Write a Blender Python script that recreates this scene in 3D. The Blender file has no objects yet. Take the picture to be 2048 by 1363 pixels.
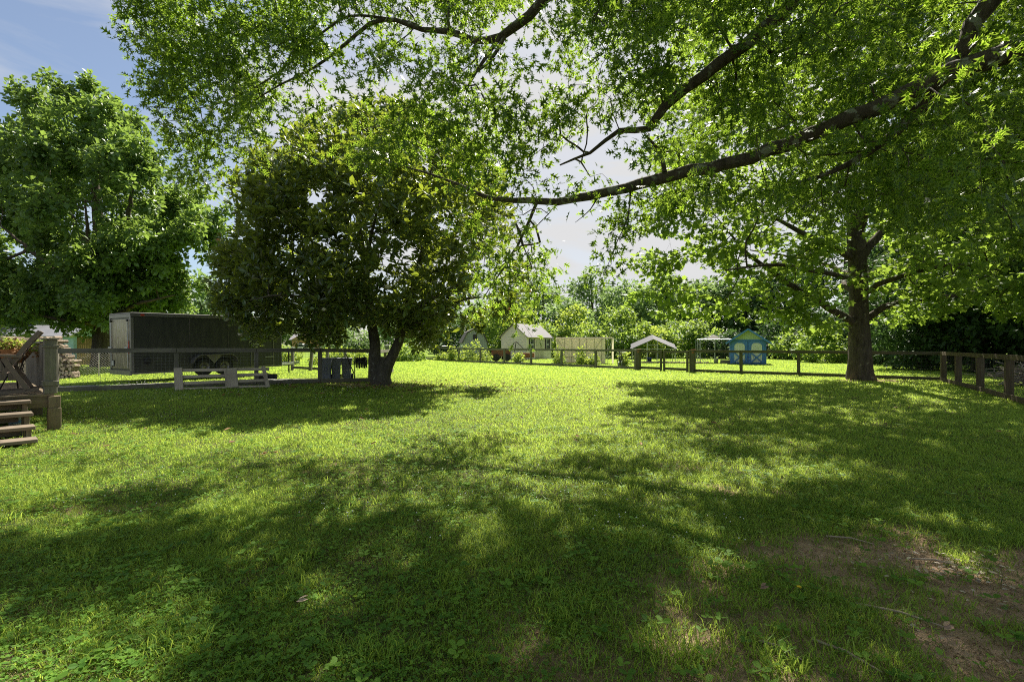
import bpy, math, random
import numpy as np
from mathutils import Vector, Matrix

random.seed(7)
rng = np.random.default_rng(7)
R = math.radians
sc = bpy.context.scene
col = sc.collection

# ------------------------------------------------------------------ camera
W0, H0, F, CX, HY, CH = 2048, 1363, 967.0, 1024.0, 690.0, 1.5
cam_d = bpy.data.cameras.new('camera'); cam = bpy.data.objects.new('camera', cam_d); col.objects.link(cam)
cam.location = (0, 0, CH); cam.rotation_euler = (R(90), 0, 0)
cam_d.sensor_width = 36; cam_d.lens = 36 * F / W0
cam_d.shift_y = (HY - H0 / 2) / W0
cam_d.clip_start = 0.05; cam_d.clip_end = 3000
sc.camera = cam

# ------------------------------------------------------------------ light
SUN_AZ, SUN_EL = 20.0, 51.0           # degrees right of the view direction / above the horizon
world = bpy.data.worlds.new('World'); sc.world = world; world.use_nodes = True
wn, wl = world.node_tree.nodes, world.node_tree.links
for n in list(wn): wn.remove(n)
wo = wn.new('ShaderNodeOutputWorld'); bg = wn.new('ShaderNodeBackground')
sky = wn.new('ShaderNodeTexSky'); sky.sky_type = 'NISHITA'; sky.sun_disc = False
sky.sun_elevation = R(SUN_EL); sky.sun_rotation = R(SUN_AZ); sky.air_density = 1.0; sky.dust_density = 0.9; sky.ozone_density = 2.0
tc = wn.new('ShaderNodeTexCoord'); mp = wn.new('ShaderNodeMapping'); mp.inputs['Scale'].default_value = (1.0, 1.3, 5.5); mp.inputs['Rotation'].default_value = (0.15, 0.1, 0.4)
nz = wn.new('ShaderNodeTexNoise'); nz.inputs['Scale'].default_value = 2.1; nz.inputs['Detail'].default_value = 7; nz.inputs['Roughness'].default_value = 0.55; nz.inputs['Distortion'].default_value = 0.5
cr = wn.new('ShaderNodeValToRGB'); cr.color_ramp.elements[0].position = 0.40; cr.color_ramp.elements[0].color = (0.10, 0.10, 0.10, 1)
cr.color_ramp.elements[1].position = 0.72; cr.color_ramp.elements[1].color = (0.85, 0.85, 0.85, 1)
# thin cloud veil, thicker low down and around the sun
sd = wn.new('ShaderNodeVectorMath'); sd.operation = 'DOT_PRODUCT'
GA, GE = R(10), R(22)
sd.inputs[1].default_value = (math.cos(GE) * math.sin(GA), math.cos(GE) * math.cos(GA), math.sin(GE))
mr = wn.new('ShaderNodeMapRange'); mr.inputs[1].default_value = 0.78; mr.inputs[2].default_value = 1.0; mr.inputs[3].default_value = 0.0; mr.inputs[4].default_value = 0.75
ad = wn.new('ShaderNodeMath'); ad.operation = 'ADD'; ad.use_clamp = True
mx = wn.new('ShaderNodeMix'); mx.data_type = 'RGBA'; mx.inputs[7].default_value = (5.6, 5.6, 5.65, 1)
wl.new(tc.outputs['Generated'], mp.inputs['Vector']); wl.new(mp.outputs[0], nz.inputs['Vector']); wl.new(nz.outputs['Fac'], cr.inputs[0])
wl.new(tc.outputs['Generated'], sd.inputs[0]); wl.new(sd.outputs['Value'], mr.inputs[0])
wl.new(cr.outputs[0], ad.inputs[0]); wl.new(mr.outputs[0], ad.inputs[1]); wl.new(ad.outputs[0], mx.inputs[0])
wl.new(sky.outputs[0], mx.inputs[6]); wl.new(mx.outputs[2], bg.inputs['Color'])
bg.inputs['Strength'].default_value = 0.055
wl.new(bg.outputs[0], wo.inputs['Surface'])

sun_d = bpy.data.lights.new('sun', 'SUN'); sun_d.energy = 5.0; sun_d.angle = R(0.6); sun_d.color = (1.0, 0.94, 0.82)
sun = bpy.data.objects.new('sun', sun_d); col.objects.link(sun)
SD = Vector((math.cos(R(SUN_EL)) * math.sin(R(SUN_AZ)), math.cos(R(SUN_EL)) * math.cos(R(SUN_AZ)), math.sin(R(SUN_EL))))
sun.rotation_euler = SD.to_track_quat('Z', 'Y').to_euler(); sun.location = (20, 60, 60)

sc.view_settings.view_transform = 'Standard'; sc.view_settings.look = 'None'
sc.view_settings.exposure = 1.3; sc.view_settings.gamma = 1.0
sc.render.engine = 'CYCLES'
cy = sc.cycles
cy.max_bounces = 7; cy.diffuse_bounces = 4; cy.glossy_bounces = 3; cy.transmission_bounces = 5; cy.transparent_max_bounces = 6
cy.filter_width = 1.05; cy.use_denoising = False; cy.use_adaptive_sampling = False
cy.caustics_reflective = False; cy.caustics_refractive = False; cy.sample_clamp_indirect = 4.0

# ------------------------------------------------------------------ maths helpers
def P(px, py, Y): return np.array([(px - CX) / F * Y, Y, CH + (HY - py) / F * Y])
def sstep(a, b, x):
    t = np.clip((x - a) / (b - a), 0, 1); return t * t * (3 - 2 * t)
def _h(ix, iy, s):
    n = (ix.astype(np.int64) * 374761393 + iy.astype(np.int64) * 668265263 + s * 974634777) & 0x7fffffff
    n = ((n ^ (n >> 13)) * 1274126177) & 0x7fffffff
    return ((n ^ (n >> 16)) & 0xffff) / 65535.0
def vn(x, y, s=0):
    x = np.asarray(x, float); y = np.asarray(y, float)
    ix = np.floor(x); iy = np.floor(y); fx = x - ix; fy = y - iy
    fx = fx * fx * (3 - 2 * fx); fy = fy * fy * (3 - 2 * fy)
    a = _h(ix, iy, s); b = _h(ix + 1, iy, s); c = _h(ix, iy + 1, s); d = _h(ix + 1, iy + 1, s)
    return (a * (1 - fx) + b * fx) * (1 - fy) + (c * (1 - fx) + d * fx) * fy
def fbm(x, y, s=0, o=4):
    v = 0; a = 0.5; t = 0
    for i in range(o):
        v = v + a * vn(np.asarray(x) * 2 ** i, np.asarray(y) * 2 ** i, s + i); t += a; a *= 0.55
    return v / t
def gz(x, y):
    x = np.asarray(x, float); y = np.asarray(y, float)
    g = 0.10 * sstep(2.5, 9, -x) * sstep(7, 12, y)
    g = g + 0.035 * (fbm(x * 0.31 + y * 0.17, y * 0.31 - x * 0.17, 11, 2) - 0.5) * sstep(0, 3, y) * sstep(30, 20, y)
    return g
def G(px, Y):
    x = (px - CX) / F * Y
    return np.array([x, Y, float(gz(x, Y))])
def inpoly(px, py, poly):
    px = np.asarray(px); py = np.asarray(py); r = np.zeros(px.shape, bool)
    n = len(poly)
    for i in range(n):
        x1, y1 = poly[i]; x2, y2 = poly[(i + 1) % n]
        c = ((y1 > py) != (y2 > py))
        with np.errstate(divide='ignore', invalid='ignore'):
            r ^= c & (px < (x2 - x1) * (py - y1) / (y2 - y1 + 1e-9) + x1)
    return r
def nrm(a):
    return a / (np.linalg.norm(a, axis=-1, keepdims=True) + 1e-9)
def bare_mask(x, y):
    """bare soil towards the lower right of the yard, near the oak's foot"""
    x = np.asarray(x, float); y = np.asarray(y, float)
    n = fbm(x * 1.6 + 5, y * 1.6, 31, 4)
    d = np.minimum(np.sqrt(((x - 3.3) / 1.9) ** 2 + ((y - 2.9) / 1.15) ** 2), np.sqrt(((x - 2.3) / 1.0) ** 2 + ((y - 2.3) / 0.55) ** 2))
    m = sstep(1.12, 0.45, d + (n - 0.5) * 1.5) * 0.95
    d2 = np.sqrt(((x - 1.6) / 2.2) ** 2 + ((y - 2.3) / 1.0) ** 2)
    m = np.maximum(m, 0.55 * sstep(1.1, 0.4, d2 + (n - 0.5) * 2.2))
    m = np.maximum(m, 0.6 * sstep(0.69, 0.78, fbm(x * 0.9, y * 0.9, 77, 4)) * sstep(9, 4, y))
    d3 = np.sqrt(((x - 15.1) / 1.5) ** 2 + ((y - 20.4) / 1.0) ** 2)
    m = np.maximum(m, 0.8 * sstep(1.2, 0.5, d3 + (n - .5)))
    d4 = np.sqrt(((x + 5.1) / 2.0) ** 2 + ((y - 17.6) / 0.9) ** 2)
    m = np.maximum(m, 0.7 * sstep(1.2, 0.5, d4 + (n - .5)))
    return m

# ------------------------------------------------------------------ materials
def new_mat(name):
    m = bpy.data.materials.new(name); m.use_nodes = True
    nt = m.node_tree
    for n in list(nt.nodes): nt.nodes.remove(n)
    return m, nt
class NT:
    def __init__(s, nt): s.t = nt
    def n(s, typ, ins=None, **kw):
        nd = s.t.nodes.new(typ)
        for k, v in kw.items(): setattr(nd, k, v)
        for k, v in (ins or {}).items():
            if isinstance(v, bpy.types.NodeSocket): s.t.links.new(v, nd.inputs[k])
            else: nd.inputs[k].default_value = v
        return nd
    def mix(s, f, a, b, blend='MIX'):
        nd = s.t.nodes.new('ShaderNodeMix'); nd.data_type = 'RGBA'; nd.blend_type = blend
        for k, v in ((0, f), (6, a), (7, b)):
            if isinstance(v, bpy.types.NodeSocket): s.t.links.new(v, nd.inputs[k])
            elif k == 0: nd.inputs[0].default_value = v
            else: nd.inputs[k].default_value = (*v[:3], 1)
        return nd.outputs[2]
    def ramp(s, f, stops):
        nd = s.t.nodes.new('ShaderNodeValToRGB'); e = nd.color_ramp.elements
        while len(e) < len(stops): e.new(0.5)
        for i, (p, c) in enumerate(stops):
            e[i].position = p; e[i].color = (*c, 1) if len(c) == 3 else c
        s.t.links.new(f, nd.inputs[0]); return nd.outputs[0]
    def noise(s, scale, detail=4, vec=None, rough=0.55, dist=0.0):
        nd = s.n('ShaderNodeTexNoise', {'Scale': scale, 'Detail': detail, 'Roughness': rough, 'Distortion': dist})
        if vec is not None: s.t.links.new(vec, nd.inputs['Vector'])
        return nd.outputs['Fac']
    def coord(s, scale=(1, 1, 1), kind='Object'):
        tcn = s.n('ShaderNodeTexCoord'); m = s.n('ShaderNodeMapping', {'Scale': scale, 'Vector': tcn.outputs[kind]})
        return m.outputs[0]
    def bump(s, h, strength=0.3, dist=0.02):
        return s.n('ShaderNodeBump', {'Height': h, 'Strength': strength, 'Distance': dist}).outputs[0]
    def out(s, sh): s.n('ShaderNodeOutputMaterial', {'Surface': sh})

def leaf_mat(name, dark, light, trans, tf=0.42, rough=0.5, spec=0.35, back=None, tlow=.62):
    m, nt = new_mat(name); q = NT(nt)
    a = q.n('ShaderNodeAttribute', attribute_name='tint').outputs['Fac']
    c = q.mix(a, dark, light)
    if back is not None:
        g = q.n('ShaderNodeNewGeometry').outputs['Backfacing']
        c = q.mix(g, c, back)
    p = q.n('ShaderNodeBsdfPrincipled', {'Base Color': c, 'Roughness': rough, 'Specular IOR Level': spec})
    tcl = q.mix(a, tuple(v * tlow for v in trans), trans)
    t = q.n('ShaderNodeBsdfTranslucent', {'Color': tcl})
    ms = q.n('ShaderNodeMixShader', {0: tf, 1: p.outputs[0], 2: t.outputs[0]})
    q.out(ms.outputs[0]); return m

def bark_mat(name, c1, c2, c3=None, scale=1.0, patch=0.0):
    m, nt = new_mat(name); q = NT(nt)
    v = q.coord((scale, scale, scale * 0.28))
    n1 = q.noise(9, 6, v, 0.65); n2 = q.noise(2.2, 3, q.coord((1, 1, 1)))
    vo = q.n('ShaderNodeTexVoronoi', {'Scale': 16.0, 'Vector': v}, feature='DISTANCE_TO_EDGE').outputs['Distance']
    cc = q.mix(q.ramp(n1, [(0.3, (0, 0, 0)), (0.7, (1, 1, 1))]), c1, c2)
    if c3:
        n3 = q.noise(5.5, 3, q.coord((1, 1, 1)), 0.5)
        cc = q.mix(q.ramp(n3, [(0.60 - patch, (0, 0, 0)), (0.66 - patch, (1, 1, 1))]), cc, c3)
    hgt = q.n('ShaderNodeMath', {0: n1, 1: vo}, operation='ADD').outputs[0]
    p = q.n('ShaderNodeBsdfPrincipled', {'Base Color': cc, 'Roughness': 0.9, 'Specular IOR Level': 0.15, 'Normal': q.bump(hgt, 0.8, 0.03)})
    q.out(p.outputs[0]); return m

def wood_mat(name, c1, c2, green=0.0, rough=0.85, scale=1.0):
    m, nt = new_mat(name); q = NT(nt)
    at = q.n('ShaderNodeAttribute', attribute_name='grain').outputs['Vector']
    mpn = q.n('ShaderNodeMapping', {'Scale': (30 * scale, 1.6 * scale, 30 * scale), 'Vector': at}).outputs[0]
    n1 = q.noise(1.0, 6, mpn, 0.65, 0.6)
    n2 = q.noise(1.3, 4, q.coord((1, 1, 1)), 0.6)
    n3 = q.noise(14, 4, q.coord((1, 1, 1)), 0.6)
    cc = q.mix(q.ramp(n1, [(0.32, (0, 0, 0)), (0.68, (1, 1, 1))]), c1, c2)
    cc = q.mix(q.ramp(n2, [(0.4, (0, 0, 0)), (0.75, (0.6, 0.6, 0.6))]), cc, tuple(v * 0.55 for v in c1))
    if green: cc = q.mix(q.ramp(n3, [(0.42, (0, 0, 0)), (0.7, (green, green, green))]), cc, (0.10, 0.13, 0.05))
    p = q.n('ShaderNodeBsdfPrincipled', {'Base Color': cc, 'Roughness': rough, 'Specular IOR Level': 0.2, 'Normal': q.bump(n1, 0.5, 0.004)})
    q.out(p.outputs[0]); return m

def plain_mat(name, c, rough=0.6, metal=0.0, var=0.25, scale=3.0, spec=0.4, bump=0.0, stretch=(1, 1, 1)):
    m, nt = new_mat(name); q = NT(nt)
    n1 = q.noise(scale, 6, q.coord(stretch), 0.6)
    cc = q.mix(q.ramp(n1, [(0.3, (0, 0, 0)), (0.7, (1, 1, 1))]), tuple(v * (1 - var) for v in c), tuple(min(1, v * (1 + var * 0.6)) for v in c))
    ins = {'Base Color': cc, 'Roughness': rough, 'Metallic': metal, 'Specular IOR Level': spec}
    if bump: ins['Normal'] = q.bump(n1, bump, 0.01)
    p = q.n('ShaderNodeBsdfPrincipled', ins); q.out(p.outputs[0]); return m

def stripe_mat(name, c1, c2, freq, axis=2, rough=0.6, metal=0.0, bump=0.5):
    """lapped boards / ribs: a saw wave along one axis gives the grooves"""
    m, nt = new_mat(name); q = NT(nt)
    tcn = q.n('ShaderNodeTexCoord'); sp = q.n('ShaderNodeSeparateXYZ', {0: tcn.outputs['Object']})
    f = q.n('ShaderNodeMath', {0: sp.outputs[axis], 1: freq}, operation='MULTIPLY').outputs[0]
    fr = q.n('ShaderNodeMath', {0: f}, operation='FRACT').outputs[0]
    edge = q.ramp(fr, [(0.0, (0, 0, 0)), (0.12, (1, 1, 1)), (0.9, (1, 1, 1)), (1.0, (0.5, 0.5, 0.5))])
    n1 = q.noise(2.5, 5, q.coord((1, 1, 1)), 0.6)
    cc = q.mix(n1, tuple(v * 0.8 for v in c1), c1); cc = q.mix(edge, c2, cc)
    p = q.n('ShaderNodeBsdfPrincipled', {'Base Color': cc, 'Roughness': rough, 'Metallic': metal, 'Normal': q.bump(edge, bump, 0.02)})
    q.out(p.outputs[0]); return m

M = {}
M['oak_leaf'] = leaf_mat('oak_leaf', (0.035, 0.085, 0.015), (0.08, 0.16, 0.028), (0.44, 0.64, 0.06), 0.5, 0.4, 0.45)
M['syc_leaf'] = leaf_mat('syc_leaf', (0.045, 0.10, 0.018), (0.10, 0.19, 0.035), (0.42, 0.60, 0.07), 0.5, 0.5, 0.3)
M['mag_leaf'] = leaf_mat('mag_leaf', (0.045, 0.10, 0.035), (0.13, 0.20, 0.05), (0.50, 0.62, 0.05), 0.3, 0.32, 0.8, back=(0.06, 0.085, 0.028))
M['tulip_leaf'] = leaf_mat('tulip_leaf', (0.045, 0.10, 0.02), (0.125, 0.225, 0.055), (0.34, 0.50, 0.08), 0.42, 0.42, 0.45)
M['hedge_leaf'] = leaf_mat('hedge_leaf', (0.055, 0.13, 0.025), (0.15, 0.26, 0.045), (0.46, 0.62, 0.09), 0.42, 0.55, 0.3)
M['lime_leaf'] = leaf_mat('lime_leaf', (0.08, 0.165, 0.03), (0.20, 0.31, 0.05), (0.58, 0.70, 0.10), 0.45, 0.55, 0.3)
M['far_leaf'] = leaf_mat('far_leaf', (0.085, 0.15, 0.06), (0.17, 0.26, 0.10), (0.36, 0.52, 0.15), 0.4, 0.6, 0.2)  # greyer, paler greens put the distance haze into the leaf colour
M['dark_leaf'] = leaf_mat('dark_leaf', (0.028, 0.062, 0.026), (0.06, 0.11, 0.04), (0.12, 0.22, 0.05), 0.3, 0.55, 0.25)
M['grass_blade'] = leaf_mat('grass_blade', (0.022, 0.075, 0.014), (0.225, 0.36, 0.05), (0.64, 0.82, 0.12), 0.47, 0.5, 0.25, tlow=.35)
M['dry_blade'] = leaf_mat('dry_blade', (0.13, 0.095, 0.05), (0.30, 0.24, 0.13), (0.30, 0.24, 0.12), 0.25, 0.8, 0.1)
M['clover_leaf'] = leaf_mat('clover_leaf', (0.055, 0.14, 0.02), (0.17, 0.31, 0.04), (0.42, 0.62, 0.08), 0.36, 0.6, 0.15)
M['litter_leaf'] = leaf_mat('litter_leaf', (0.14, 0.07, 0.03), (0.34, 0.20, 0.10), (0.2, 0.1, 0.04), 0.12, 0.7, 0.2)
M['oak_bark'] = bark_mat('oak_bark', (0.045, 0.038, 0.028), (0.13, 0.11, 0.085), (0.24, 0.26, 0.20), 1.5, 0.03)
M['twig_bark'] = bark_mat('twig_bark', (0.05, 0.04, 0.03), (0.11, 0.09, 0.07), None, 2.0)
M['syc_bark'] = bark_mat('syc_bark', (0.05, 0.04, 0.03), (0.14, 0.115, 0.085), (0.21, 0.18, 0.13), 1.0, -0.04)
M['mag_bark'] = bark_mat('mag_bark', (0.055, 0.05, 0.04), (0.14, 0.125, 0.10), (0.2, 0.2, 0.16), 1.2, -0.02)
M['fence_wood'] = wood_mat('fence_wood', (0.08, 0.07, 0.05), (0.17, 0.15, 0.11), 0.45)
M['brown_wood'] = wood_mat('brown_wood', (0.085, 0.058, 0.036), (0.17, 0.125, 0.08), 0.3)
M['grey_wood'] = wood_mat('grey_wood', (0.13, 0.12, 0.095), (0.26, 0.24, 0.20), 0.2)
M['deck_wood'] = wood_mat('deck_wood', (0.15, 0.11, 0.075), (0.29, 0.225, 0.155), 0.25)
M['pallet_wood'] = wood_mat('pallet_wood', (0.36, 0.30, 0.24), (0.60, 0.52, 0.43), 0.0)
M['wire'] = plain_mat('wire', (0.13, 0.13, 0.12), 0.6, 0.4, 0.2)
M['wire_light'] = plain_mat('wire_light', (0.26, 0.27, 0.25), 0.55, 0.5, 0.2)
M['galv'] = plain_mat('galv', (0.45, 0.46, 0.46), 0.4, 0.8, 0.2)

# ------------------------------------------------------------------ mesh helpers
def np_mesh(name, V, faces, mat, tint=None, smooth=False, grain=None, extra=None):
    """faces: list of int arrays, each (n, k)"""
    me = bpy.data.meshes.new(name)
    V = np.asarray(V, np.float32)
    me.vertices.add(len(V)); me.vertices.foreach_set('co', V.ravel())
    faces = [np.asarray(f, np.int32) for f in faces if len(f)]
    loops = np.concatenate([f.ravel() for f in faces])
    tot = np.concatenate([np.full(len(f), f.shape[1], np.int32) for f in faces])
    st = np.concatenate([[0], np.cumsum(tot)[:-1]]).astype(np.int32)
    me.loops.add(len(loops)); me.loops.foreach_set('vertex_index', loops)
    me.polygons.add(len(tot)); me.polygons.foreach_set('loop_start', st)
    me.polygons.foreach_set('use_smooth', np.full(len(tot), bool(smooth)))
    me.update(calc_edges=True)
    if tint is not None:
        a = me.attributes.new('tint', 'FLOAT', 'POINT'); a.data.foreach_set('value', np.asarray(tint, np.float32))
    if grain is not None:
        a = me.attributes.new('grain', 'FLOAT_VECTOR', 'POINT'); a.data.foreach_set('vector', np.asarray(grain, np.float32).ravel())
    for k, v in (extra or {}).items():
        a = me.attributes.new(k, 'FLOAT', 'POINT'); a.data.foreach_set('value', np.asarray(v, np.float32))
    if mat is not None: me.materials.append(mat)
    return me

def link(name, me, parent=None, loc=None):
    o = bpy.data.objects.new(name, me); col.objects.link(o)
    if parent is not None: o.parent = parent
    if loc is not None: o.location = loc
    return o
def tag(o, label=None, cat=None, group=None, kind=None):
    if label: o['label'] = label
    if cat: o['category'] = cat
    if group: o['group'] = group
    if kind: o['kind'] = kind
    return o
def root(name, loc, label, cat, group=None, rz=0.0):
    o = bpy.data.objects.new(name, None); col.objects.link(o)
    o.location = [float(v) for v in loc]; o.rotation_euler = (0, 0, rz); o.empty_display_size = 0.2
    return tag(o, label, cat, group)
def copy_tree(o, parent=None):
    c = o.copy(); col.objects.link(c)
    if parent is not None: c.parent = parent
    for ch in list(o.children): copy_tree(ch, c)
    return c

BOXF = np.array([[0, 1, 3, 2], [4, 6, 7, 5], [0, 4, 5, 1], [2, 3, 7, 6], [0, 2, 6, 4], [1, 5, 7, 3]])
class MB:
    """collects boxes, beams, tubes and prisms; build() links them as ONE mesh object"""
    def __init__(s): s.V = []; s.F = {}; s.g = []; s.n = 0
    def add(s, V, faces, grain=None):
        V = np.asarray(V, float)
        for f in faces:
            f = np.asarray(f)
            if f.ndim == 1: f = f[None]
            s.F.setdefault(f.shape[1], []).append(f + s.n)
        s.V.append(V); s.g.append(V if grain is None else grain); s.n += len(V); return s
    def frame_box(s, c, ax, ay, az, sx, sy, sz, bev=0.0):
        """box with centre c, unit axes, full sizes; grain runs along ay; bev chamfers all the edges"""
        c, ax, ay, az = (np.asarray(v, float) for v in (c, ax, ay, az))
        off = np.array([random.random() * 9, random.random() * 9, random.random() * 9])
        if bev <= 0:
            L = np.array([[x, y, z] for x in (-.5, .5) for y in (-.5, .5) for z in (-.5, .5)]) * (sx, sy, sz)
            s.add(c + L @ np.array([ax, ay, az]), [BOXF], L + off); return s
        h = np.array([sx, sy, sz]) / 2; b = min(bev, h.min() * 0.8); pts = []; idx = {}
        for x in (-1, 1):
            for y in (-1, 1):
                for z in (-1, 1):
                    for k in range(3):
                        q = np.array([x, y, z]) * (h - b); q[k] = (x, y, z)[k] * h[k]
                        idx[(x, y, z, k)] = len(pts); pts.append(q)
        L = np.array(pts); quads = []; tris = []
        for k in range(3):
            i, j = [(1, 2), (2, 0), (0, 1)][k]
            for sg in (-1, 1):
                def key(a, bb):
                    v = [0, 0, 0]; v[k] = sg; v[i] = a; v[j] = bb; return idx[(*v, k)]
                qd = [key(-1, -1), key(1, -1), key(1, 1), key(-1, 1)]
                quads.append(qd if sg > 0 else qd[::-1])
            for a in (-1, 1):
                for bb in (-1, 1):
                    v1 = [0, 0, 0]; v1[i] = a; v1[j] = bb
                    lo = list(v1); lo[k] = -1; hi = list(v1); hi[k] = 1
                    qd = [idx[(*lo, i)], idx[(*hi, i)], idx[(*hi, j)], idx[(*lo, j)]]
                    quads.append(qd if a * bb < 0 else qd[::-1])
        for x in (-1, 1):
            for y in (-1, 1):
                for z in (-1, 1):
                    t = [idx[(x, y, z, 0)], idx[(x, y, z, 1)], idx[(x, y, z, 2)]]
                    tris.append(t if x * y * z > 0 else t[::-1])
        s.add(c + L @ np.array([ax, ay, az]), [np.array(quads), np.array(tris)], L + off); return s
    def box(s, x0, x1, y0, y1, z0, z1, bev=0.0, grain='z'):
        c = [(x0 + x1) / 2, (y0 + y1) / 2, (z0 + z1) / 2]; d = [x1 - x0, y1 - y0, z1 - z0]
        E = np.eye(3)
        if grain == 'z': s.frame_box(c, E[0], E[2], -E[1], d[0], d[2], d[1], bev)
        elif grain == 'x': s.frame_box(c, E[1], E[0], -E[2], d[1], d[0], d[2], bev)
        else: s.frame_box(c, E[0], E[1], E[2], d[0], d[1], d[2], bev)
        return s
    def beam(s, a, b, w, h, up=(0, 0, 1), bev=0.0):
        """board from a to b; w is its horizontal thickness, h its size along up"""
        a = np.asarray(a, float); b = np.asarray(b, float); d = b - a; L = np.linalg.norm(d); y = d / L
        up = np.asarray(up, float); x = np.cross(y, up); x /= np.linalg.norm(x); z = np.cross(x, y)
        return s.frame_box((a + b) / 2, x, y, z, w, L, h, bev)
    def tube(s, pts, r, sides=8, cap=True):
        V, Q = tube_arrays(np.asarray(pts, float), r, sides)
        fs = [Q]
        s.add(V, fs)
        if cap:
            n0 = s.n - len(V); k = sides
            s.F.setdefault(k, []).append(np.array([list(range(n0, n0 + k))[::-1]]))
            s.F.setdefault(k, []).append(np.array([list(range(n0 + len(V) - k, n0 + len(V)))]))
        return s
    def prism(s, prof, a, b, ex, ez):
        """2-D profile (list of (x, z)) extruded from point a to b; ex, ez are the profile axes"""
        a = np.asarray(a, float); b = np.asarray(b, float); ex = np.asarray(ex, float); ez = np.asarray(ez, float)
        n = len(prof); A = np.array([a + ex * p[0] + ez * p[1] for p in prof]); B = A + (b - a)
        s.add(np.vstack([A, B]), [np.array([[i, (i + 1) % n, n + (i + 1) % n, n + i] for i in range(n)]),
                                  np.array([list(range(n))[::-1]]), np.array([list(range(n, 2 * n))])])
        return s
    def lathe(s, prof, c=(0, 0, 0), sides=16, ax=(1, 0, 0), ay=(0, 1, 0), az=(0, 0, 1)):
        """prof: (r, h) pairs, revolved about az at c"""
        c = np.asarray(c, float); ax, ay, az = (np.asarray(v, float) for v in (ax, ay, az))
        t = np.arange(sides) / sides * 2 * math.pi; V = []
        for r, h in prof:
            V.append(c + az * h + (np.cos(t)[:, None] * ax + np.sin(t)[:, None] * ay) * r)
        V = np.vstack(V); q = []
        for i in range(len(prof) - 1):
            for j in range(sides):
                q.append([i * sides + j, i * sides + (j + 1) % sides, (i + 1) * sides + (j + 1) % sides, (i + 1) * sides + j])
        s.add(V, [np.array(q)]); return s
    def build(s, name, mat, parent=None, world=False, smooth=False, label=None):
        V = np.vstack(s.V)
        if world and parent is not None: V = V - np.array(parent.location)
        me = np_mesh(name, V, [np.vstack(f) for f in s.F.values()], mat, smooth=smooth, grain=np.vstack(s.g))
        o = link(name, me, parent)
        if label: o['label'] = label
        return o

def tube_arrays(pts, r, sides):
    n = len(pts); r = np.broadcast_to(np.asarray(r, float), (n,))
    T = np.gradient(pts, axis=0); T = nrm(T)
    ref = np.array([0, 0, 1.0]) if abs(T[0][2]) < 0.9 else np.array([1.0, 0, 0])
    U = np.zeros((n, 3)); u = np.cross(T[0], ref); u /= np.linalg.norm(u)
    for i in range(n):
        u = u - T[i] * (u @ T[i]); u /= (np.linalg.norm(u) + 1e-9); U[i] = u
    B = np.cross(T, U); t = np.arange(sides) / sides * 2 * math.pi
    V = pts[:, None] + (U[:, None] * np.cos(t)[None, :, None] + B[:, None] * np.sin(t)[None, :, None]) * r[:, None, None]
    i = np.arange(n - 1)[:, None] * sides; j = np.arange(sides)[None]; j2 = (j + 1) % sides
    Q = np.stack([i + j, i + j2, i + sides + j2, i + sides + j], -1).reshape(-1, 4)
    return V.reshape(-1, 3), Q

# ------------------------------------------------------------------ leaves
LEAF = {}
# pin oak: a midrib with three pointed lobes a side
LEAF['oak'] = (np.array([[0, 0, 0], [-.10, .16, 0], [.10, .16, 0], [-.08, .82, .02], [.08, .82, .02], [0, 1.08, -.05],
                         [0, .34, .02], [-.36, .34, .06], [.36, .34, .06], [0, .36, .03], [0, .62, .03], [-.54, .72, .07], [.54, .72, .07], [0, .64, .03], [0, .84, .02], [-.30, 1.02, .02], [.30, 1.02, .02], [0, .10, 0]]),
               [np.array([[1, 2, 4, 3]]), np.array([[3, 4, 5], [17, 6, 7], [17, 8, 6], [9, 10, 11], [9, 12, 10], [13, 14, 15], [13, 16, 14], [0, 2, 1]])])
# broad five-pointed leaf
LEAF['maple'] = (np.array([[0, 0, 0], [0, .42, .05], [.50, .12, .03], [.34, .38, .05], [.56, .66, .0], [.22, .66, .04], [0, 1.0, -.05],
                           [-.22, .66, .04], [-.56, .66, .0], [-.34, .38, .05], [-.50, .12, .03]]),
                 [np.array([[0, 2, 3, 1], [1, 3, 4, 5], [7, 8, 9, 1], [1, 9, 10, 0]]), np.array([[1, 5, 6], [1, 6, 7]])])
LEAF['oval'] = (np.array([[0, 0, 0], [.17, .3, .04], [.19, .65, .05], [0, 1, -.03], [-.19, .65, .05], [-.17, .3, .04]]),
                [np.array([[0, 1, 2, 3], [0, 3, 4, 5]])])
LEAF['kite'] = (np.array([[0, 0, 0], [.36, .48, .07], [0, 1, -.04], [-.36, .48, .07]]), [np.array([[0, 1, 2], [0, 2, 3]])])
LEAF['clover'] = (np.array([[0, 0, 0], [.3, .35, .03], [.28, .8, .04], [0, .95, 0], [-.28, .8, .04], [-.3, .35, .03]]),
                  [np.array([[0, 1, 2, 3], [0, 3, 4, 5]])])

def leaves(kind, pos, dirv, up, size, tint):
    tv, tf = LEAF[kind]; k = len(tv); n = len(pos)
    y = nrm(dirv); z = nrm(up - (up * y).sum(1, keepdims=True) * y); x = np.cross(y, z)
    s = np.asarray(size)[:, None, None]
    V = pos[:, None] + s * (tv[None, :, 0:1] * x[:, None] + tv[None, :, 1:2] * y[:, None] + tv[None, :, 2:3] * z[:, None])
    off = (np.arange(n) * k)[:, None, None]
    F_ = [(f[None] + off).reshape(-1, f.shape[1]) for f in tf]
    return V.reshape(-1, 3), F_, np.repeat(tint, k)

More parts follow.
